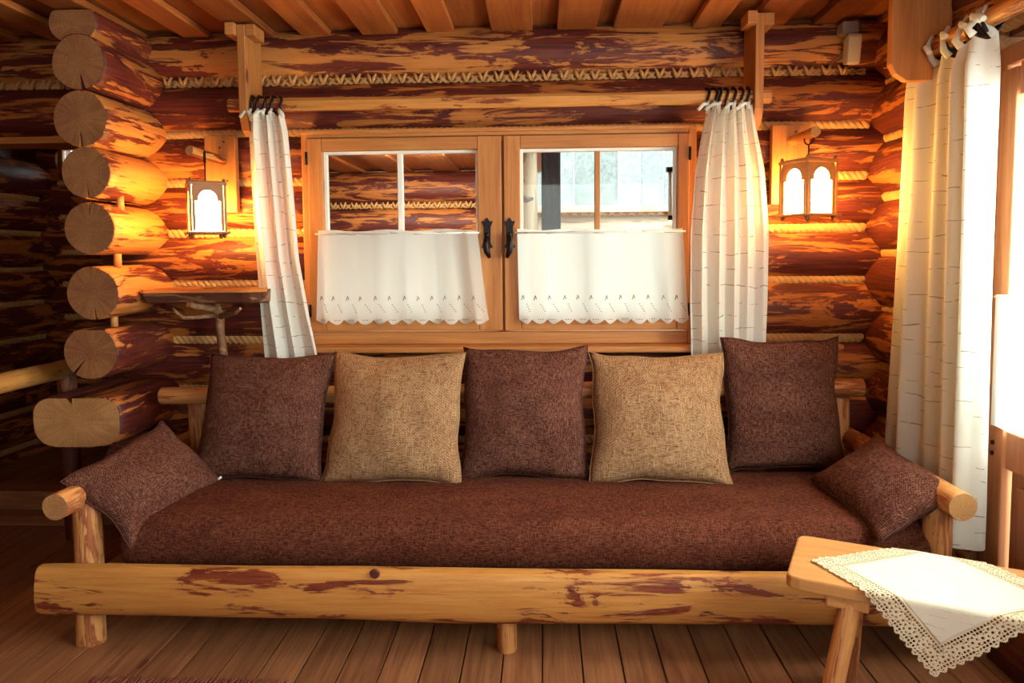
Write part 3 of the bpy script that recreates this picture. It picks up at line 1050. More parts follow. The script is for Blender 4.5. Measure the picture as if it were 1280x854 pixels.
cA, fnA, locA = back_curtain('curtain', [(1.91, -1.255, -1.10), (1.84, -1.268, -1.085), (1.6, -1.262, -1.068), (1.3, -1.250, -1.05), (1.05, -1.235, -1.01), (0.862, -1.222, -0.975)],
                             3, 1.3, 'cream slub curtain at the left side of the double window', 'short curtains of the double window')
curtain_rings(cA, locA, [-1.245, -1.215, -1.185, -1.155, -1.125], 3.11, 1.957, 1.905)
cB, fnB, locB = back_curtain('curtain', [(1.91, 0.69, 0.868), (1.84, 0.672, 0.882), (1.65, 0.640, 0.922), (1.4, 0.622, 0.945), (1.1, 0.622, 0.945), (0.862, 0.628, 0.940)],
                             5, 0.4, 'cream slub curtain at the right side of the double window, beside the two-faced lantern', 'short curtains of the double window')
curtain_rings(cB, locB, [0.69, 0.715, 0.742, 0.77, 0.80, 0.83, 0.86], 3.11, 1.957, 1.905)
for c, fn in ((cA, fnA), (cB, fnB)):
    mb = MB()
    for i in range(34):
        p = fn((i + 0.5) / 34, 1.0)
        mb.tube([p, p + Vector((0.002 * random.uniform(-1, 1), 0, -0.012))], 0.0018, 4)
    tag(obj('fringe', mb, M['seam_dark'], c), kind='stuff')

# long curtain at the door
rc = empty('curtain', (1.38, 2.6, 1.98), 'long pale slub curtain hanging beside the glass door on the right', 'curtain')
plan = [(1.43, 2.93), (1.375, 2.86), (1.40, 2.79), (1.35, 2.73), (1.40, 2.66), (1.37, 2.60), (1.39, 2.54), (1.345, 2.47), (1.375, 2.43), (1.335, 2.375), (1.38, 2.355), (1.415, 2.345), (1.435, 2.36), (1.445, 2.40)]


def fnC(u, v):
    p = catmull([(a, b, 0) for a, b in plan], u)
    cy = 2.6
    spread = lerp(0.95, 1.13, min(1, v * 1.1))
    z = lerp(1.985, 0.345, v)
    x = p.x - 0.012 * v + 0.008 * math.sin(9 * u + 4 * v)
    y = cy + (p.y - cy) * spread + 0.006 * math.sin(5 * v + 8 * u)
    if v < 0.06:
        k = 1 - v / 0.06
        z += k * (0.018 * math.sin(u * 22) + 0.02 * max(0, u - 0.7) / 0.3 - 0.035 * (1 - u))
        x = lerp(x, 1.40, 0.35 * k)
    return Vector((x, y, z)) - Vector((1.38, 2.6, 1.98))


obj('cloth', cloth_mesh(fnC, 150, 60, 0.95, 1.62), M['curtain'], rc, fix=False)
for i in range(8):
    f = 0.03 + 0.93 * i / 7
    p = fnC(f, 0.0)
    mb = MB()
    mb.tube([(0.031 * math.cos(a), 0.004 * math.sin(3 * a), 0.038 * math.sin(a)) for a in (2 * PI * k / 18 for k in range(19))], 0.006, 6)
    obj('ring', mb, M['iron'], rc, (0.02, p.y, 0.045), (0, 0, random.uniform(-0.5, 0.5)))
    mb = MB()
    j = random.uniform(-1, 1)
    mb.tube([p, p + Vector((-0.018, 0.004, 0.022)), (-0.018, p.y + 0.01 * j, 0.05), (0.0, p.y, 0.085)], [0.013, 0.012, 0.009, 0.007], 7)
    mb.tube([(-0.018, p.y, 0.045), (-0.03, p.y - 0.02, 0.05 + 0.012 * j), (-0.035, p.y - 0.05, 0.032 + 0.02 * j)], [0.006, 0.011, 0.009], 7)
    obj('tie', mb, M['curtain'], rc)

rr_ = empty('curtain_rod', (1.40, 2.2, 2.03), 'round wooden curtain rod above the glass door on the right', 'curtain rod')
log('pole', rr_, (1.40, 1.35, 2.03), (1.40, 2.80, 2.03), 0.030, mat='beam', end='end_pale', seed=40, seg=12, bow=0.004, wob=0.03)
for yb in (2.70, 1.42):
    mb = MB()
    poly = [(1.245, 2.285), (1.245, 1.975), (1.262, 1.94), (1.30, 1.915), (1.455, 1.915), (1.455, 2.285)]
    mb.prism([(a - 1.40, b - 2.03) for a, b in poly], 'Y', yb - 0.018 - 2.2, yb + 0.018 - 2.2)
    obj('bracket', mb, M['sawn_z'], rr_, bevel=0.004)


def cafe_curtain(name, x0, x1, z0, z1, flare, y, folds, label, cat='curtain', group=None, seed=0, emb=True, scal=12):
    loc = Vector(((x0 + x1) / 2, y, z1))
    c = empty(name, loc, label, cat, group)

    def fn(u, v):
        xl, xr = x0 + flare[0] * v, x1 + flare[1] * v
        x = lerp(xl, xr, u) + 0.004 * math.sin(folds * 2 * PI * u * 1.7)
        z = lerp(z1 + 0.004 * math.sin(u * 17 + seed), z0, v)
        if v > 0.86:
            k = (v - 0.86) / 0.14
            z += k * 0.020 * (1 - abs(math.sin(PI * scal * u)))
        yy = y + (0.004 + 0.010 * v) * math.sin(folds * 2 * PI * u + seed + 0.8 * math.sin(7 * u)) + 0.004 * math.sin(31 * u) * v
        return Vector((x, yy, z)) - loc
    o = obj('cloth', cloth_mesh(fn, 144, 24, x1 - x0, z1 - z0), M['cafe'], c, fix=False)
    if emb:
        mb = MB()
        for i in range(scal):
            u = (i + 0.5) / scal
            p = fn(u, 0.955)
            for dx in (-0.010, 0, 0.010):
                mb.tube([p + Vector((dx - 0.002, -0.003, 0.003)), p + Vector((dx + 0.002, -0.003, 0.0))], 0.0019, 5)
            p = fn(u - 0.25 / scal, 0.72)
            mb.tube([p + Vector((0, -0.004, 0.01)), p + Vector((-0.006, -0.004, -0.010))], 0.0018, 5)
            mb.tube([p + Vector((0, -0.004, 0.01)), p + Vector((0.005, -0.004, -0.006))], 0.0018, 5)
            for q in range(4):
                pp = fn(min(1, u + (0.04 + 0.09 * q) / scal), 0.79 + 0.025 * q)
                mb.tube([pp + Vector((-0.002, -0.004, 0.002)), pp + Vector((0.003, -0.004, -0.002))], 0.0015, 5)
        tag(obj('embroidery', mb, M['embroid'], c), kind='stuff')
    mb = MB()
    mb.tube([Vector((x0 - 0.012, y - 0.002, z1 - 0.014)) - loc, Vector((x1 + 0.012, y - 0.002, z1 - 0.014)) - loc], 0.004, 8)
    obj('wire', mb, M['white'], c)
    mb = MB()
    nb = 7
    for i in range(nb):
        u0 = (i + 0.25) / nb
        pa, pb = fn(u0, 0.035), fn(u0 + 0.42 / nb, 0.035)
        mb.tube([pa + Vector((0, -0.004, 0)), (pa + pb) / 2 + Vector((0, -0.005, 0)), pb + Vector((0, -0.004, 0))], 0.0022, 5)
    tag(obj('hem_loop', mb, M['seam'], c), kind='stuff')
    return c


cafe_curtain('cafe_curtain', -0.996, -0.292, 1.000, 1.417, (-0.02, 0.046), 3.165, 6, 'white scalloped cafe curtain on the left casement, with grey embroidery', seed=0.4)
cafe_curtain('cafe_curtain', -0.113, 0.605, 1.000, 1.415, (0.006, 0.030), 3.165, 5, 'white scalloped cafe curtain on the right casement, next to the bright outdoor view', seed=2.0)
# the same kind on the door glass
dc = empty('cafe_curtain', (1.452, 2.0, 1.165), 'white cafe curtain covering the lower glass of the door', 'curtain')


def fnD(u, v):
    return Vector((0.004 * math.sin(u * 40), lerp(2.375, 1.56, u) - 2.0, lerp(0, -0.425, v)))


obj('cloth', cloth_mesh(fnD, 90, 12, 0.8, 0.43), M['cafe'], dc, fix=False)
mb = MB()
mb.tube([(0.004, 0.385, -0.008), (0.004, -0.45, -0.008)], 0.004, 8)
obj('wire', mb, M['white'], dc)

# ================================================================== LANTERNS


def peg_board(x0, x1, z0, z1, base, tip, label):
    loc = Vector(((x0 + x1) / 2, 3.20, z0))
    t = empty('peg_board', loc, label, 'peg board', 'boards that carry the lanterns')
    mb = MB()
    mb.box((0, 0.015, 0), (z1 - z0, x1 - x0, 0.03))
    mb = MB()
    mb.box((0, 0, 0), (x1 - x0, 0.035, z1 - z0))
    obj('board', mb, M['sawn_z'], t, (0, 0.018, (z1 - z0) / 2), bevel=0.003)
    log('peg', t, base, tip, 0.021, mat='beam', end='end_pale', seed=int(abs(x0) * 10), seg=12, bow=0.0, step=0.04)
    mb = MB()
    for dx, dz in ((0.02, z1 - z0 - 0.03), (-0.0, z1 - z0 - 0.055), (0.03, 0.14), (-0.02, 0.05)):
        mb.tube([(dx, 0.001, dz), (dx, -0.003, dz)], 0.004, 8)
    tag(obj('screw', mb, M['iron'], t), kind='stuff')
    return t


peg_board(-1.512, -1.372, 1.505, 1.848, (-1.43, 3.20, 1.735), (-1.478, 3.0, 1.752), 'pale board with a round peg, above the left lantern')
peg_board(0.992, 1.152, 1.515, 1.855, (1.075, 3.20, 1.785), (1.09, 2.97, 1.787), 'pale board with a round peg, above the right lantern by the corner')


def lantern(center, w, h, yaw, hook_top, label):
    """square lantern: four arched glass sides between copper posts"""
    base = Vector((center[0], center[1], center[2] - h / 2))
    t = empty('wall_lantern', base, label, 'lantern', 'lit wall lanterns', rot=(0, 0, yaw))
    hw = w / 2
    pw = 0.010
    mb = MB()
    mb.box((0, 0, 0.012), (w + 0.024, w + 0.024, 0.010))
    obj('base_plate', mb, M['copper'], t, bevel=0.002)
    mb = MB()
    mb.box((0, 0, h - 0.008), (w + 0.006, w + 0.006, 0.014))
    mb.box((0, 0, h + 0.001), (w * 0.8, w * 0.8, 0.006))
    obj('roof_plate', mb, M['copper'], t, bevel=0.002)
    for sx in (-1, 1):
        for sy in (-1, 1):
            mb = MB()
            mb.box((sx * (hw - pw / 2), sy * (hw - pw / 2), h / 2 + 0.002), (pw, pw, h - 0.032))
            obj('corner_post', mb, M['copper'], t, bevel=0.0015)
            mb = MB()
            mb.tube([(sx * hw * 0.86, sy * hw * 0.86, 0.007), (sx * hw * 0.86, sy * hw * 0.86, 0.0), (sx * hw * 0.86, sy * hw * 0.86, -0.010)], [0.006, 0.009, 0.004], 8)
            obj('foot', mb, M['copper'], t)
            mb = MB()
            mb.tube([(sx * hw * 0.9, sy * hw * 0.9, h - 0.003), (sx * hw * 0.9, sy * hw * 0.9, h + 0.006), (sx * hw * 0.9, sy * hw * 0.9, h + 0.014)], [0.005, 0.008, 0.003], 8)
            obj('finial', mb, M['copper'], t)
    zt, zb = h - 0.0145, 0.018
    gw = hw - pw - 0.001
    for q in range(4):
        R = Matrix.Rotation(q * PI / 2, 4, 'Z')
        # arched head plate and side strips
        mb = MB()
        ar = gw * 0.60
        za = zt - 0.022 - ar
        ys = -(hw - 0.004)
        outline = [(-gw, zb), (-gw, zt), (gw, zt), (gw, zb), (ar + 0.008, zb), (ar + 0.008, za), (ar, za)]
        outline = [(-gw, za - 0.008), (-gw, zt), (gw, zt), (gw, za - 0.008), (ar, za - 0.008)]
        for k in range(13):
            a = PI * k / 12
            outline.append((ar * math.cos(a), za + ar * math.sin(a)))
        outline.append((-ar, za - 0.008))
        # build as a strip between the arch and the rectangle so that no concave cap is needed
        inner = [(ar, za - 0.008)] + [(ar * math.cos(PI * k / 16), za + ar * math.sin(PI * k / 16)) for k in range(17)] + [(-ar, za - 0.008)]
        outer = []
        for (px, pz) in inner:
            if pz <= za:
                outer.append((gw if px > 0 else -gw, pz))
            else:
                dx, dz = px, pz - za
                s = min(gw / abs(dx) if abs(dx) > 1e-6 else 1e9, (zt - za) / dz if dz > 1e-6 else 1e9)
                outer.append((dx * s, za + dz * s))
        for yy0, yy1 in ((ys, ys + 0.004),):
            n = len(inner)
            for i in range(n - 1):
                a, b, c, d = inner[i], inner[i + 1], outer[i + 1], outer[i]
                vs = [(p[0], y_, p[1]) for y_ in (yy0, yy1) for p in (a, b, c, d)]
                mb.add(vs, [(0, 1, 2, 3), (7, 6, 5, 4), (0, 4, 5, 1), (3, 2, 6, 7)], 0)
        for s in (-1, 1):
            mb.box((s * gw * 0.90, ys + 0.002, (zb + za - 0.008) / 2), (gw * 0.2, 0.004, za - 0.008 - zb))
        mb.v = [tuple(R @ Vector(p)) for p in mb.v]
        obj('arch_panel', mb, M['copper'], t)
        mb = MB()
        mb.box((0, ys + 0.010, (zt - 0.012 + zb) / 2), (2 * gw, 0.004, zt - 0.012 - zb))
        mb.v = [tuple(R @ Vector(p)) for p in mb.v]
        obj('pane', mb, M['lamp'], t)
    mb = MB()
    ht = hook_top - base.z
    n = 14
    mb.tube([(0, 0, h), (0, 0, ht - 0.05)], 0.003, 6)
    mb.tube([(0.0, 0.026 * math.sin(a), ht - 0.026 - 0.026 * math.cos(a)) for a in (2 * PI * k / n for k in range(n + 1))], 0.003, 6)
    obj('hook', mb, M['iron'], t)
    return t


lantern((-1.432, 3.03, 1.508), 0.145, 0.225, math.radians(31), 1.755, 'small copper lantern showing one lit arched pane, by the left curtain')
lantern((1.083, 3.02, 1.562), 0.158, 0.235, math.radians(24), 1.795, 'copper lantern turned corner-on with two lit arched panes, in the right corner')

# ================================================================== SMALL THINGS ON THE WALLS
# live-edge shelf below the left lantern
sh = empty('wall_shelf', (-1.45, 3.15, 1.14), 'short waney-edged shelf below the left lantern', 'shelf')
mb = MB()
rings = []
n = 18
for i in range(n + 1):
    xx = -0.272 + 0.545 * i / n
    taper = 0.75 if i in (0,) else 1.0
    e = 0.018 * nz(xx * 6, 4.2)
    yf = -0.17 + e + (0.05 * max(0, (xx - 0.2)) / 0.07 if xx > 0.2 else 0) + (0.03 if i == 0 else 0)
    rings.append([(xx, 0.10, 0.028), (xx, yf, 0.028), (xx, yf - 0.012, 0.016), (xx, yf + 0.02 + 0.01 * nz(xx * 8, 2), -0.026), (xx, yf + 0.06, -0.034), (xx, 0.10, -0.03)])
mb.rings(rings, 0, 0, False)
for k in range(len(mb.f)):
    pass
so = obj('slab', mb, [M['slab_face'], M['sawn_x']], sh)
for p in so.data.polygons:
    if p.normal.z > 0.55:
        p.material_index = 1  # pale sawn top, carried over the rim to colour in the lantern light

# forked branch
bh = empty('branch_hook', (-1.44, 3.14, 0.60), 'forked bare branch used as a coat hook, under the waney shelf', 'coat hook')
mb = MB()
L0 = bh.location
mb.tube([Vector(p) - L0 for p in ((-1.435, 3.15, 0.56), (-1.437, 3.145, 0.75), (-1.432, 3.14, 0.88), (-1.440, 3.135, 0.98), (-1.437, 3.13, 1.05), (-1.445, 3.12, 1.105))],
        [0.022, 0.021, 0.019, 0.019, 0.021, 0.012], 10, 0, 1)
obj('stem', mb, [M['branch'], M['end_pale']], bh)
for pts, rad in ((((-1.440, 3.13, 1.04), (-1.38, 3.09, 1.055), (-1.33, 3.05, 1.065), (-1.295, 3.02, 1.085)), [0.016, 0.012, 0.010, 0.006]),
                 (((-1.445, 3.13, 1.05), (-1.50, 3.07, 1.045), (-1.545, 3.02, 1.045), (-1.565, 3.0, 1.07), (-1.575, 2.99, 1.09)), [0.013, 0.010, 0.008, 0.007, 0.004]),
                 (((-1.440, 3.13, 1.06), (-1.465, 3.08, 1.085), (-1.495, 3.03, 1.095), (-1.51, 3.0, 1.108)), [0.017, 0.016, 0.015, 0.015])):
    mb = MB()
    mb.tube([Vector(p) - L0 for p in pts], rad, 9, 0, 1)
    obj('branch', mb, [M['branch'], M['end_pale']], bh)

ms_ = empty('motion_sensor', (1.305, 3.16, 2.1), 'small ivory motion sensor under a grey box in the upper right corner', 'motion sensor')
mb = MB()
mb.box((0, 0.05, 0.155), (0.07, 0.07, 0.05))
obj('junction_box', mb, M['plastic_grey'], ms_, bevel=0.006)
mb = MB()
mb.prism([(0.03, 0.10), (-0.025, 0.115), (-0.034, 0.10), (-0.018, -0.002), (-0.006, -0.006), (0.03, 0.0)], 'X', -0.027, 0.027)
obj('sensor_body', mb, M['plastic'], ms_, bevel=0.005)
mb = MB()
mb.box((0, 0.05, 0.118), (0.02, 0.05, 0.04))
mb.box((0, 0.075, 0.05), (0.03, 0.12, 0.03))
obj('swivel', mb, M['plastic_grey'], ms_)

# narrow ledge on the wall at the right of the window
lg = board('ledge', None, (1.03, 3.19, 0.898), (0.52, 0.12, 0.02), 'X', 'sawn_x', 0.004)
tag(lg, 'narrow pale ledge on the wall under the right lantern', 'ledge')

# low log rail at the doorway
lr = empty('log_rail', (-2.2, 2.9, 0), 'low log handrail by the doorway at the far left', 'handrail')
log('rail', lr, (-2.2, 2.2, 0.80), (-2.2, 3.30, 0.80), 0.042, mat='beam', end='end', seed=33)
for y_ in (2.25, 3.2):
    log('post', lr, (-2.2, y_, 0.0), (-2.2, y_, 0.775), 0.04, mat='log_dark', end='end', seed=34)

# ================================================================== THE BENCH
bn = empty('log_bench', (-0.15, 2.65, 0), 'long rustic log bench in front of the window', 'bench')
mb = MB()
rings = []
n = 60
for i in range(n + 1):
    xx = -1.672 + 3.06 * i / n
    b = 0.122 + 0.010 * nz(xx * 1.7, 9.1) - 0.008 * math.exp(-((xx + 0.13) / 0.35) ** 2)
    tp = 0.296 + 0.003 * nz(xx * 2.5, 3.3)
    bl = 0.012 * nz(xx * 1.3, 5.5)
    if i == 0 or i == n:
        b += 0.004
        tp -= 0.002
    ring = [(2.268, tp - 0.006), (2.245, tp - 0.006), (2.233, tp - 0.012), (2.226, tp - 0.03), (2.221 + bl * 0.2, tp - 0.06), (2.219 + bl * 0.4, (tp + b) / 2 - 0.01), (2.221 + bl * 0.6, b + 0.045), (2.228 + bl * 0.8, b + 0.018), (2.243, b + 0.003), (2.255, b), (2.268, b + 0.004)]
    rings.append([(xx - bn.location.x, y_ - bn.location.y, z_) for y_, z_ in ring])
mb.rings(rings, 0, 1, True)
o = obj('front_beam', mb, [M['beam'], M['end']], bn)
m_ = o.modifiers.new('edge', 'EDGE_SPLIT')
m_.split_angle = math.radians(55)
knot = MB()
knot.tube([(0, 0, 0), (0, -0.006, 0)], [0.017, 0.013], 12)
obj('knot', knot, M['log_dark'], bn, (-0.545 + 0.15, 2.225 - 2.65, 0.285))

log('armrest', bn, (-1.572, 2.205, 0.506), (-1.565, 3.06, 0.50), 0.044, mat='split', end='end_pale', seed=3, seg=16, step=0.05, wob=0.08)
log('armrest', bn, (1.278, 2.205, 0.527), (1.278, 3.06, 0.527), 0.045, mat='split', end='end_pale', seed=4, seg=16, step=0.05, wob=0.08)
log('leg', bn, (-1.542, 2.305, 0.0), (-1.552, 2.33, 0.475), 0.045, mat='split', end='end_pale', seed=11, seg=16, step=0.05, wob=0.08)
log('leg', bn, (1.262, 2.31, 0.0), (1.266, 2.33, 0.495), 0.045, mat='split', end='end_pale', seed=12, seg=16, step=0.05, wob=0.08)
log('leg', bn, (-0.126, 2.30, 0.0), (-0.126, 2.30, 0.15), 0.033, mat='split', end='end_pale', seed=13, seg=14, step=0.05)
log('leg', bn, (-1.50, 3.02, 0.0), (-1.50, 3.02, 0.68), 0.04, mat='split', seed=14, seg=14)
log('leg', bn, (1.24, 3.02, 0.0), (1.24, 3.02, 0.70), 0.04, mat='split', seed=15, seg=14)
log('leg', bn, (-0.126, 3.02, 0.0), (-0.126, 3.02, 0.70), 0.04, mat='split', seed=16, seg=14)
log('back_rail', bn, (-1.63, 2.985, 0.715), (1.30, 2.985, 0.755), 0.036, mat='split', end='end_pale', seed=17, seg=12)
mb = MB()
for i in range(8):
    mb = MB()
    mb.box((0, 0, 0), (2.72, 0.082, 0.022))
    obj('seat_slat', mb, M['sawn_x'], bn, (-0.135 + 0.15, 2.375 + 0.085 * i - 2.65, 0.252), bevel=0.003)
for xx in (-1.48, -0.126, 1.20):
    mb = MB()
    mb.box((0, 0, 0), (0.05, 0.70, 0.09))
    obj('cross_bearer', mb, M['sawn_x'], bn, (xx + 0.15, 2.68 - 2.65, 0.196), bevel=0.003)

# mattress
mt = MB()
rings = []
X0, X1, Y0, Y1, Z0, Z1 = -1.415, 1.235, 2.30, 2.965, 0.266, 0.425


def matt_ring(x, s):
    pts = []
    def add(y, z):
        yc, zc = (Y0 + Y1) / 2, (Z0 + Z1) / 2
        nn = (0.005 * nz(x * 3, y * 5, 1.5) + 0.0015 * nz(x * 11, y * 11, 2.5)) * min(1, max(0, (z - Z0 - 0.05) / 0.06))
        pts.append((x, yc + (y - yc) * s, zc + (z - zc) * s + (nn if z > Z0 + 0.02 else 0)))
    R = 0.085
    for k in range(14):
        add(lerp(Y1 - R, Y0 + R, k / 14), Z1 + 0.012 * math.sin(PI * k / 14))
    for k in range(7):
        a = PI / 2 + PI / 2 * k / 6
        add(Y0 + R + R * math.cos(a) * 1.1, Z1 - R + R * math.sin(a))
    add(Y0 - 0.004, Z0 + 0.05)
    add(Y0 + 0.004, Z0 + 0.012)
    add(Y0 + 0.02, Z0)
    add(Y1 - 0.02, Z0)
    add(Y1, Z0 + 0.03)
    for k in range(5):
        a = PI / 2 * k / 5
        add(Y1 - R + R * math.cos(a), Z1 - R + R * math.sin(a))
    return pts


n = 90
for i in range(n + 1):
    x = lerp(X0, X1, i / n)
    rings.append(matt_ring(x, 1.0))
pre = [[(X0 - 0.018 * math.sin(a), *p[1:]) for p in matt_ring(X0, 1 - 0.14 * (1 - math.cos(a)))] for a in (PI / 2, PI / 3, PI / 6)]
post = [[(X1 + 0.018 * math.sin(a), *p[1:]) for p in matt_ring(X1, 1 - 0.14 * (1 - math.cos(a)))] for a in (PI / 6, PI / 3, PI / 2)]
mt.rings(pre + rings + post, 0, 0, True)
tag(obj('seat_mattress', mt, M['matt_fab']), 'long dark brown woven seat mattress on the log bench', 'mattress')


# cushions ---------------------------------------------------------
def cushion_mesh(w, h, T, seed, n=34, pinch=0.085):
    mb = MB()

    def P(i, j, side):
        u, v = -1 + 2 * i / n, -1 + 2 * j / n
        ex = 1 - pinch * (1 - v * v) * (0.6 + 0.4 * abs(u))
        ey = 1 - pinch * (1 - u * u) * (0.6 + 0.4 * abs(v))
        x = u * w / 2 * ex + 0.012 * nz(v * 2, seed, 1) * abs(u)
        y = v * h / 2 * ey + 0.012 * nz(u * 2, seed, 2) * abs(v)
        th = (max(0.0, (1 - u * u)) * max(0.0, (1 - v * v)))
        z = T / 2 * (th ** 0.52) * (1 + 0.09 * nz(u * 1.6 + seed, v * 1.6, side)) * (1 - 0.14 * v)
        edge = math.exp(-((1 - max(abs(u), abs(v))) / 0.22))
        z += (0.011 * edge * nz(u * 4 + seed, v * 4, 3 + side) + 0.006 * nz(u * 3.1 + seed * 2, v * 3.1 + u, 6)) * (th ** 0.25)
        return (x, y, z * side + 0.010 * nz(u * 1.2, v * 1.2, seed + 9))
    idx = {}
    for side in (1, -1):
        for j in range(n + 1):
            for i in range(n + 1):
                border = i in (0, n) or j in (0, n)
                if border and side == -1:
                    idx[(side, i, j)] = idx[(1, i, j)]
                    continue
                idx[(side, i, j)] = len(mb.v)
                mb.v.append(P(i, j, side))
    for side in (1, -1):
        for j in range(n):
            for i in range(n):
                q = [idx[(side, i, j)], idx[(side, i + 1, j)], idx[(side, i + 1, j + 1)], idx[(side, i, j + 1)]]
                mb.f.append(q if side == 1 else q[::-1])
                mb.mi.append(0)
                mb.sm.append(True)
    per = [idx[(1, i, 0)] for i in range(n)] + [idx[(1, n, j)] for j in range(n)] + [idx[(1, i, n)] for i in range(n, 0, -1)] + [idx[(1, 0, j)] for j in range(n, -1, -1)]
    return mb, [Vector(mb.v[k]) for k in per], n


def cushion(bl, br, tl, T, mat, seam, seed, label, tagc=None, pinch=0.085, group='cushions along the bench', off=0.0):
    bl, br, tl = Vector(bl), Vector(br), Vector(tl)
    x = (br - bl)
    w = x.length
    x.normalize()
    y = (tl - bl)
    y -= x * y.dot(x)
    h = y.length
    y.normalize()
    z = x.cross(y)
    mb, per, n = cushion_mesh(w, h, T, seed, pinch=pinch)
    o = obj('cushion', mb, M[mat])
    m = Matrix((x, y, z)).transposed().to_4x4()
    c = (bl + br) / 2 + y * h / 2 - z * off
    m.translation = c
    o.matrix_world = m
    s = MB()
    s.tube(per, 0.0022, 6)
    obj('piping', s, M[seam], o)
    if tagc:
        s = MB()
        s.tube([(w / 2 * tagc[0] * 0.99, -h / 2 * 0.985, 0.004), (w / 2 * tagc[0] * 0.90, -h / 2 * 1.0, 0.006)], [0.006, 0.004], 6)
        obj('zip_tag', s, M['tag'], o)
    tag(o, label, 'cushion', group)
    return o


cushion((-1.395, 2.71, 0.425), (-0.862, 2.70, 0.425), (-1.39, 2.93, 0.905), 0.19, 'dark_fab', 'seam_dark', 1.0, 'dark brown square cushion at the left end, below the forked branch', (1, 0))
cushion((-0.868, 2.69, 0.423), (-0.318, 2.68, 0.422), (-0.855, 2.93, 0.91), 0.19, 'tan_fab', 'seam_tan', 2.3, 'tan square cushion below the left casement', (1, 0))
cushion((-0.335, 2.75, 0.425), (0.178, 2.75, 0.425), (-0.315, 2.95, 0.928), 0.19, 'dark_fab', 'seam_dark', 3.7, 'dark brown square cushion between the two tan cushions', (1, 0))
cushion((0.172, 2.71, 0.425), (0.712, 2.69, 0.423), (0.208, 2.94, 0.905), 0.19, 'tan_fab', 'seam_tan', 4.1, 'tan square cushion below the right casement', (1, 0))
cushion((0.728, 2.87, 0.425), (1.215, 2.90, 0.425), (0.70, 2.97, 0.96), 0.18, 'dark_fab', 'seam_dark', 5.9, 'dark brown square cushion at the right end, below the right lantern')
cushion((-1.37, 2.27, 0.342), (-1.262, 2.715, 0.445), (-1.585, 2.335, 0.58), 0.15, 'dark_fab', 'seam_dark', 6.2, 'small oblong brown cushion leaning on the left armrest', (1, 0), group='oblong cushions on the armrests')
cushion((1.0, 2.70, 0.46), (1.055, 2.24, 0.395), (1.24, 2.74, 0.625), 0.15, 'dark_fab', 'seam_dark', 7.4, 'small oblong brown cushion leaning on the right armrest', group='oblong cushions on the armrests')

# ================================================================== STOOL AND LACE CLOTH
ang = math.radians(-24.8)
SL, SW, ST = 0.80, 0.325, 0.44
so_ = Vector((0.644, 1.902, 0))           # front left corner on the floor plan
stl = empty('stool', (so_.x, so_.y, 0), 'low pine stool in front of the right end of the bench', 'stool', rot=(0, 0, ang))
mb = MB()
c = 0.022
poly = [(0, c), (c * 0.6, c * 0.25), (c * 1.6, 0), (SL - c, 0), (SL, c), (SL, SW - c), (SL - c, SW), (c * 1.4, SW), (c * 0.4, SW - c * 0.3), (0, SW - c * 1.3)]
mb.prism(poly, 'Z', ST - 0.036, ST)
obj('top', mb, M['stool'], stl, bevel=0.007, segs=3)
for s_ in (0.15, 0.66):
    mb = MB()
    mb.box((0, 0, 0), (0.30, 0.105, 0.034))
    obj('batten', mb, M['stool'], stl, (s_, SW / 2, ST - 0.052), (0, 0, PI / 2), bevel=0.007)
for s_, t_, ds, dt in ((0.155, 0.045, -0.06, -0.09), (0.165, 0.27, -0.02, 0.07), (0.66, 0.045, 0.06, -0.08), (0.66, 0.27, 0.06, 0.07)):
    d = Vector((ds, dt, -(ST - 0.05)))
    p0 = Vector((s_, t_, ST - 0.05))
    p1 = p0 + d
    o = obj('leg', log_mesh(d.length, 0.028, seed=int(s_ * 50 + t_ * 99), seg=10, r2=0.027, wob=0.05, step=0.06), [M['split'], M['end_pale']], stl)
    x_ = d.normalized()
    y_ = Vector((0, 1, 0)).cross(x_).normalized()
    y_ = Vector((0, 1, 0))
    y_ = (y_ - x_ * y_.dot(x_)).normalized()
    z_ = x_.cross(y_)
    m = Matrix((x_, y_, z_)).transposed().to_4x4()
    m.translation = (p0 + p1) / 2
    o.matrix_local = m

# the cloth lies with its diagonal along the stool
CS = 0.452
tip = Vector((0.05, 0.125))               # left tip in stool coordinates (along, across)


def drape(p, q):
    """cloth coordinates (metres from the left tip along the two edges) -> stool coordinates"""
    e1 = Vector((0.7071, -0.7071))        # towards the viewer
    e2 = Vector((0.7071, 0.7071))
    s, t = tip + e1 * p + e2 * q
    r = 0.012
    zt = ST + 0.003 + 0.002 * nz(s * 14, t * 14, 2)
    # crumple at the tip
    zt += 0.010 * math.exp(-((p + q) / 0.05)) * abs(math.sin(40 * (p - q)))

    def edge(d):
        if d <= 0:
            return 0.0, 0.0
        a = d / r
        if a < PI / 2:
            return r * math.sin(a), r * (1 - math.cos(a))
        return r, r + (d - r * PI / 2)
    if t < 0:
        ho, dr = edge(-t)
        k = dr
        fl = 0.07 * k + 0.010 * math.sin(s * 30) * min(1, k * 8)
        return Vector((s - 0.12 * k, -ho - fl * 0.6, zt - dr))
    if t > SW:
        ho, dr = edge(t - SW)
        return Vector((s, SW + ho + 0.006 * math.sin(s * 40) * min(1, dr * 8), zt - dr))
    return Vector((s, t, zt))


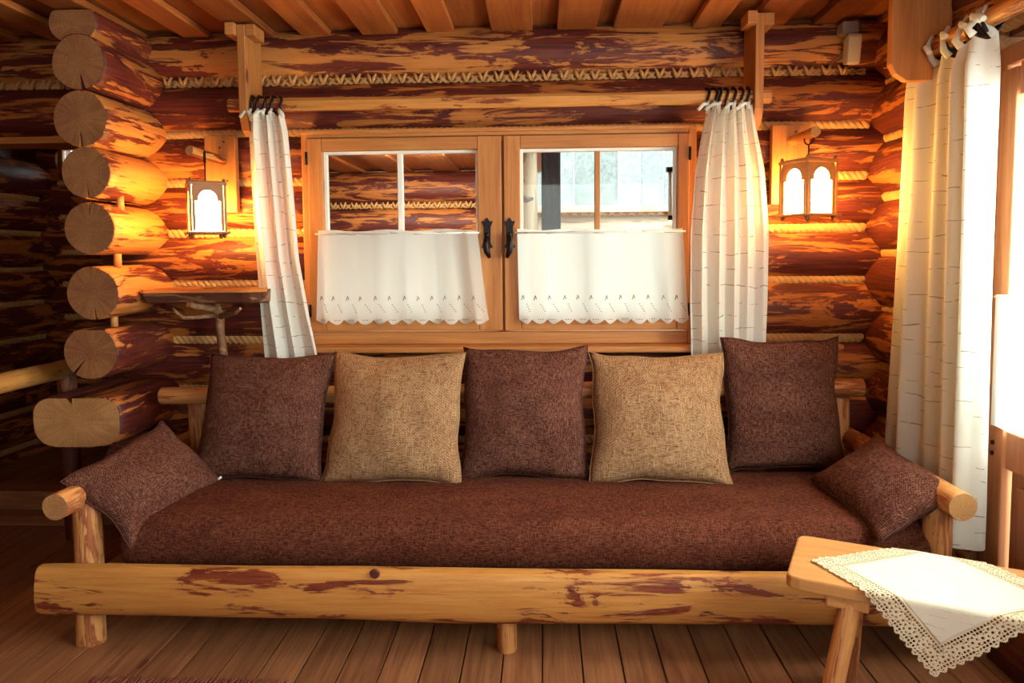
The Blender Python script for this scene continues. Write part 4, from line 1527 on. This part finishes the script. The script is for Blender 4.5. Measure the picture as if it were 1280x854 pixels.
BW = 0.062
tc = empty('tablecloth', (so_.x, so_.y, 0), 'white linen cloth with crochet lace border laid diagonally over the stool', 'tablecloth', rot=(0, 0, ang))
mb = MB()
mb.uv = []
n = 44
for j in range(n + 1):
    for i in range(n + 1):
        p, q = lerp(BW, CS - BW, i / n), lerp(BW, CS - BW, j / n)
        mb.v.append(tuple(drape(p, q)))
        mb.uv.append((p + q, (p - q)))
for j in range(n):
    for i in range(n):
        a = j * (n + 1) + i
        mb.f.append([a, a + 1, a + n + 2, a + n + 1])
        mb.mi.append(0)
        mb.sm.append(True)
obj('linen', mb, M['cloth'], tc, solid=0.0016, fix=False)
# crochet lace: a fine grid with real holes
mb = MB()
mb.uv = []
cell = 0.00275
N = int(round(CS / cell))
cell = CS / N
bw = int(BW / cell)
vid = {}


def lv(i, j):
    if (i, j) not in vid:
        vid[(i, j)] = len(mb.v)
        p, q = i * cell, j * cell
        mb.v.append(tuple(drape(p, q) + Vector((0, 0, 0.0006))))
        mb.uv.append((p, q))
    return vid[(i, j)]


def lace_open(a, d):
    """a: metres along the border, d: metres in from the outer edge"""
    sc = 0.0075 * (1 - abs(math.sin(PI * a / 0.0215)))
    if d < sc:
        return True
    if d < sc + 0.0055 or d > BW - 0.004:
        return False
    un = 0.0495
    ca = (a % un) - un / 2
    cd = d - BW * 0.53
    rr = math.hypot(ca, cd)
    th = math.atan2(cd, ca)
    if rr < 0.0035:
        return True
    if rr < 0.0105:
        return False
    if rr < 0.0148:
        return math.sin(th * 8) > 0.1
    if rr < 0.0185:
        return False
    if abs(abs(ca) - un / 2) < 0.0052 and abs(cd) < 0.008:
        return abs(abs(ca) - un / 2) < 0.0025 and abs(cd) < 0.0035
    ia, idd = int(a / cell), int(d / cell)
    return (ia % 3 != 0) and (idd % 3 != 0)


for j in range(N):
    for i in range(N):
        di, dj, dI, dJ = i, j, N - 1 - i, N - 1 - j
        m = min(di, dj, dI, dJ)
        if m > bw:
            continue
        a = (i + 0.5) * cell if m in (dj, dJ) else (j + 0.5) * cell
        if lace_open(a, (m + 0.5) * cell):
            continue
        mb.f.append([lv(i, j), lv(i + 1, j), lv(i + 1, j + 1), lv(i, j + 1)])
        mb.mi.append(0)
        mb.sm.append(True)
obj('lace_border', mb, M['lace'], tc, solid=0.0018, fix=False)

# rug whose fringe just reaches into the picture
rg = empty('rug', (-1.1, 1.6, 0), 'red-brown woven rug with fringe at the bottom left edge', 'rug')
mb = MB()
mb.box((0, 0, 0.006), (0.62, 0.90, 0.010))
obj('pile', mb, M['rug'], rg, bevel=0.003)
mb = MB()
for i in range(62):
    xx = -0.305 + 0.61 * i / 61
    mb.tube([(xx, 0.449, 0.007), (xx + random.uniform(-0.004, 0.004), 0.475, 0.006), (xx + random.uniform(-0.008, 0.008), 0.50, 0.003)], 0.0022, 4)
tag(obj('fringe', mb, M['rug'], rg), kind='stuff')

print('objects', len(bpy.data.objects), 'tris', sum(len(m.polygons) * 2 for m in bpy.data.meshes))
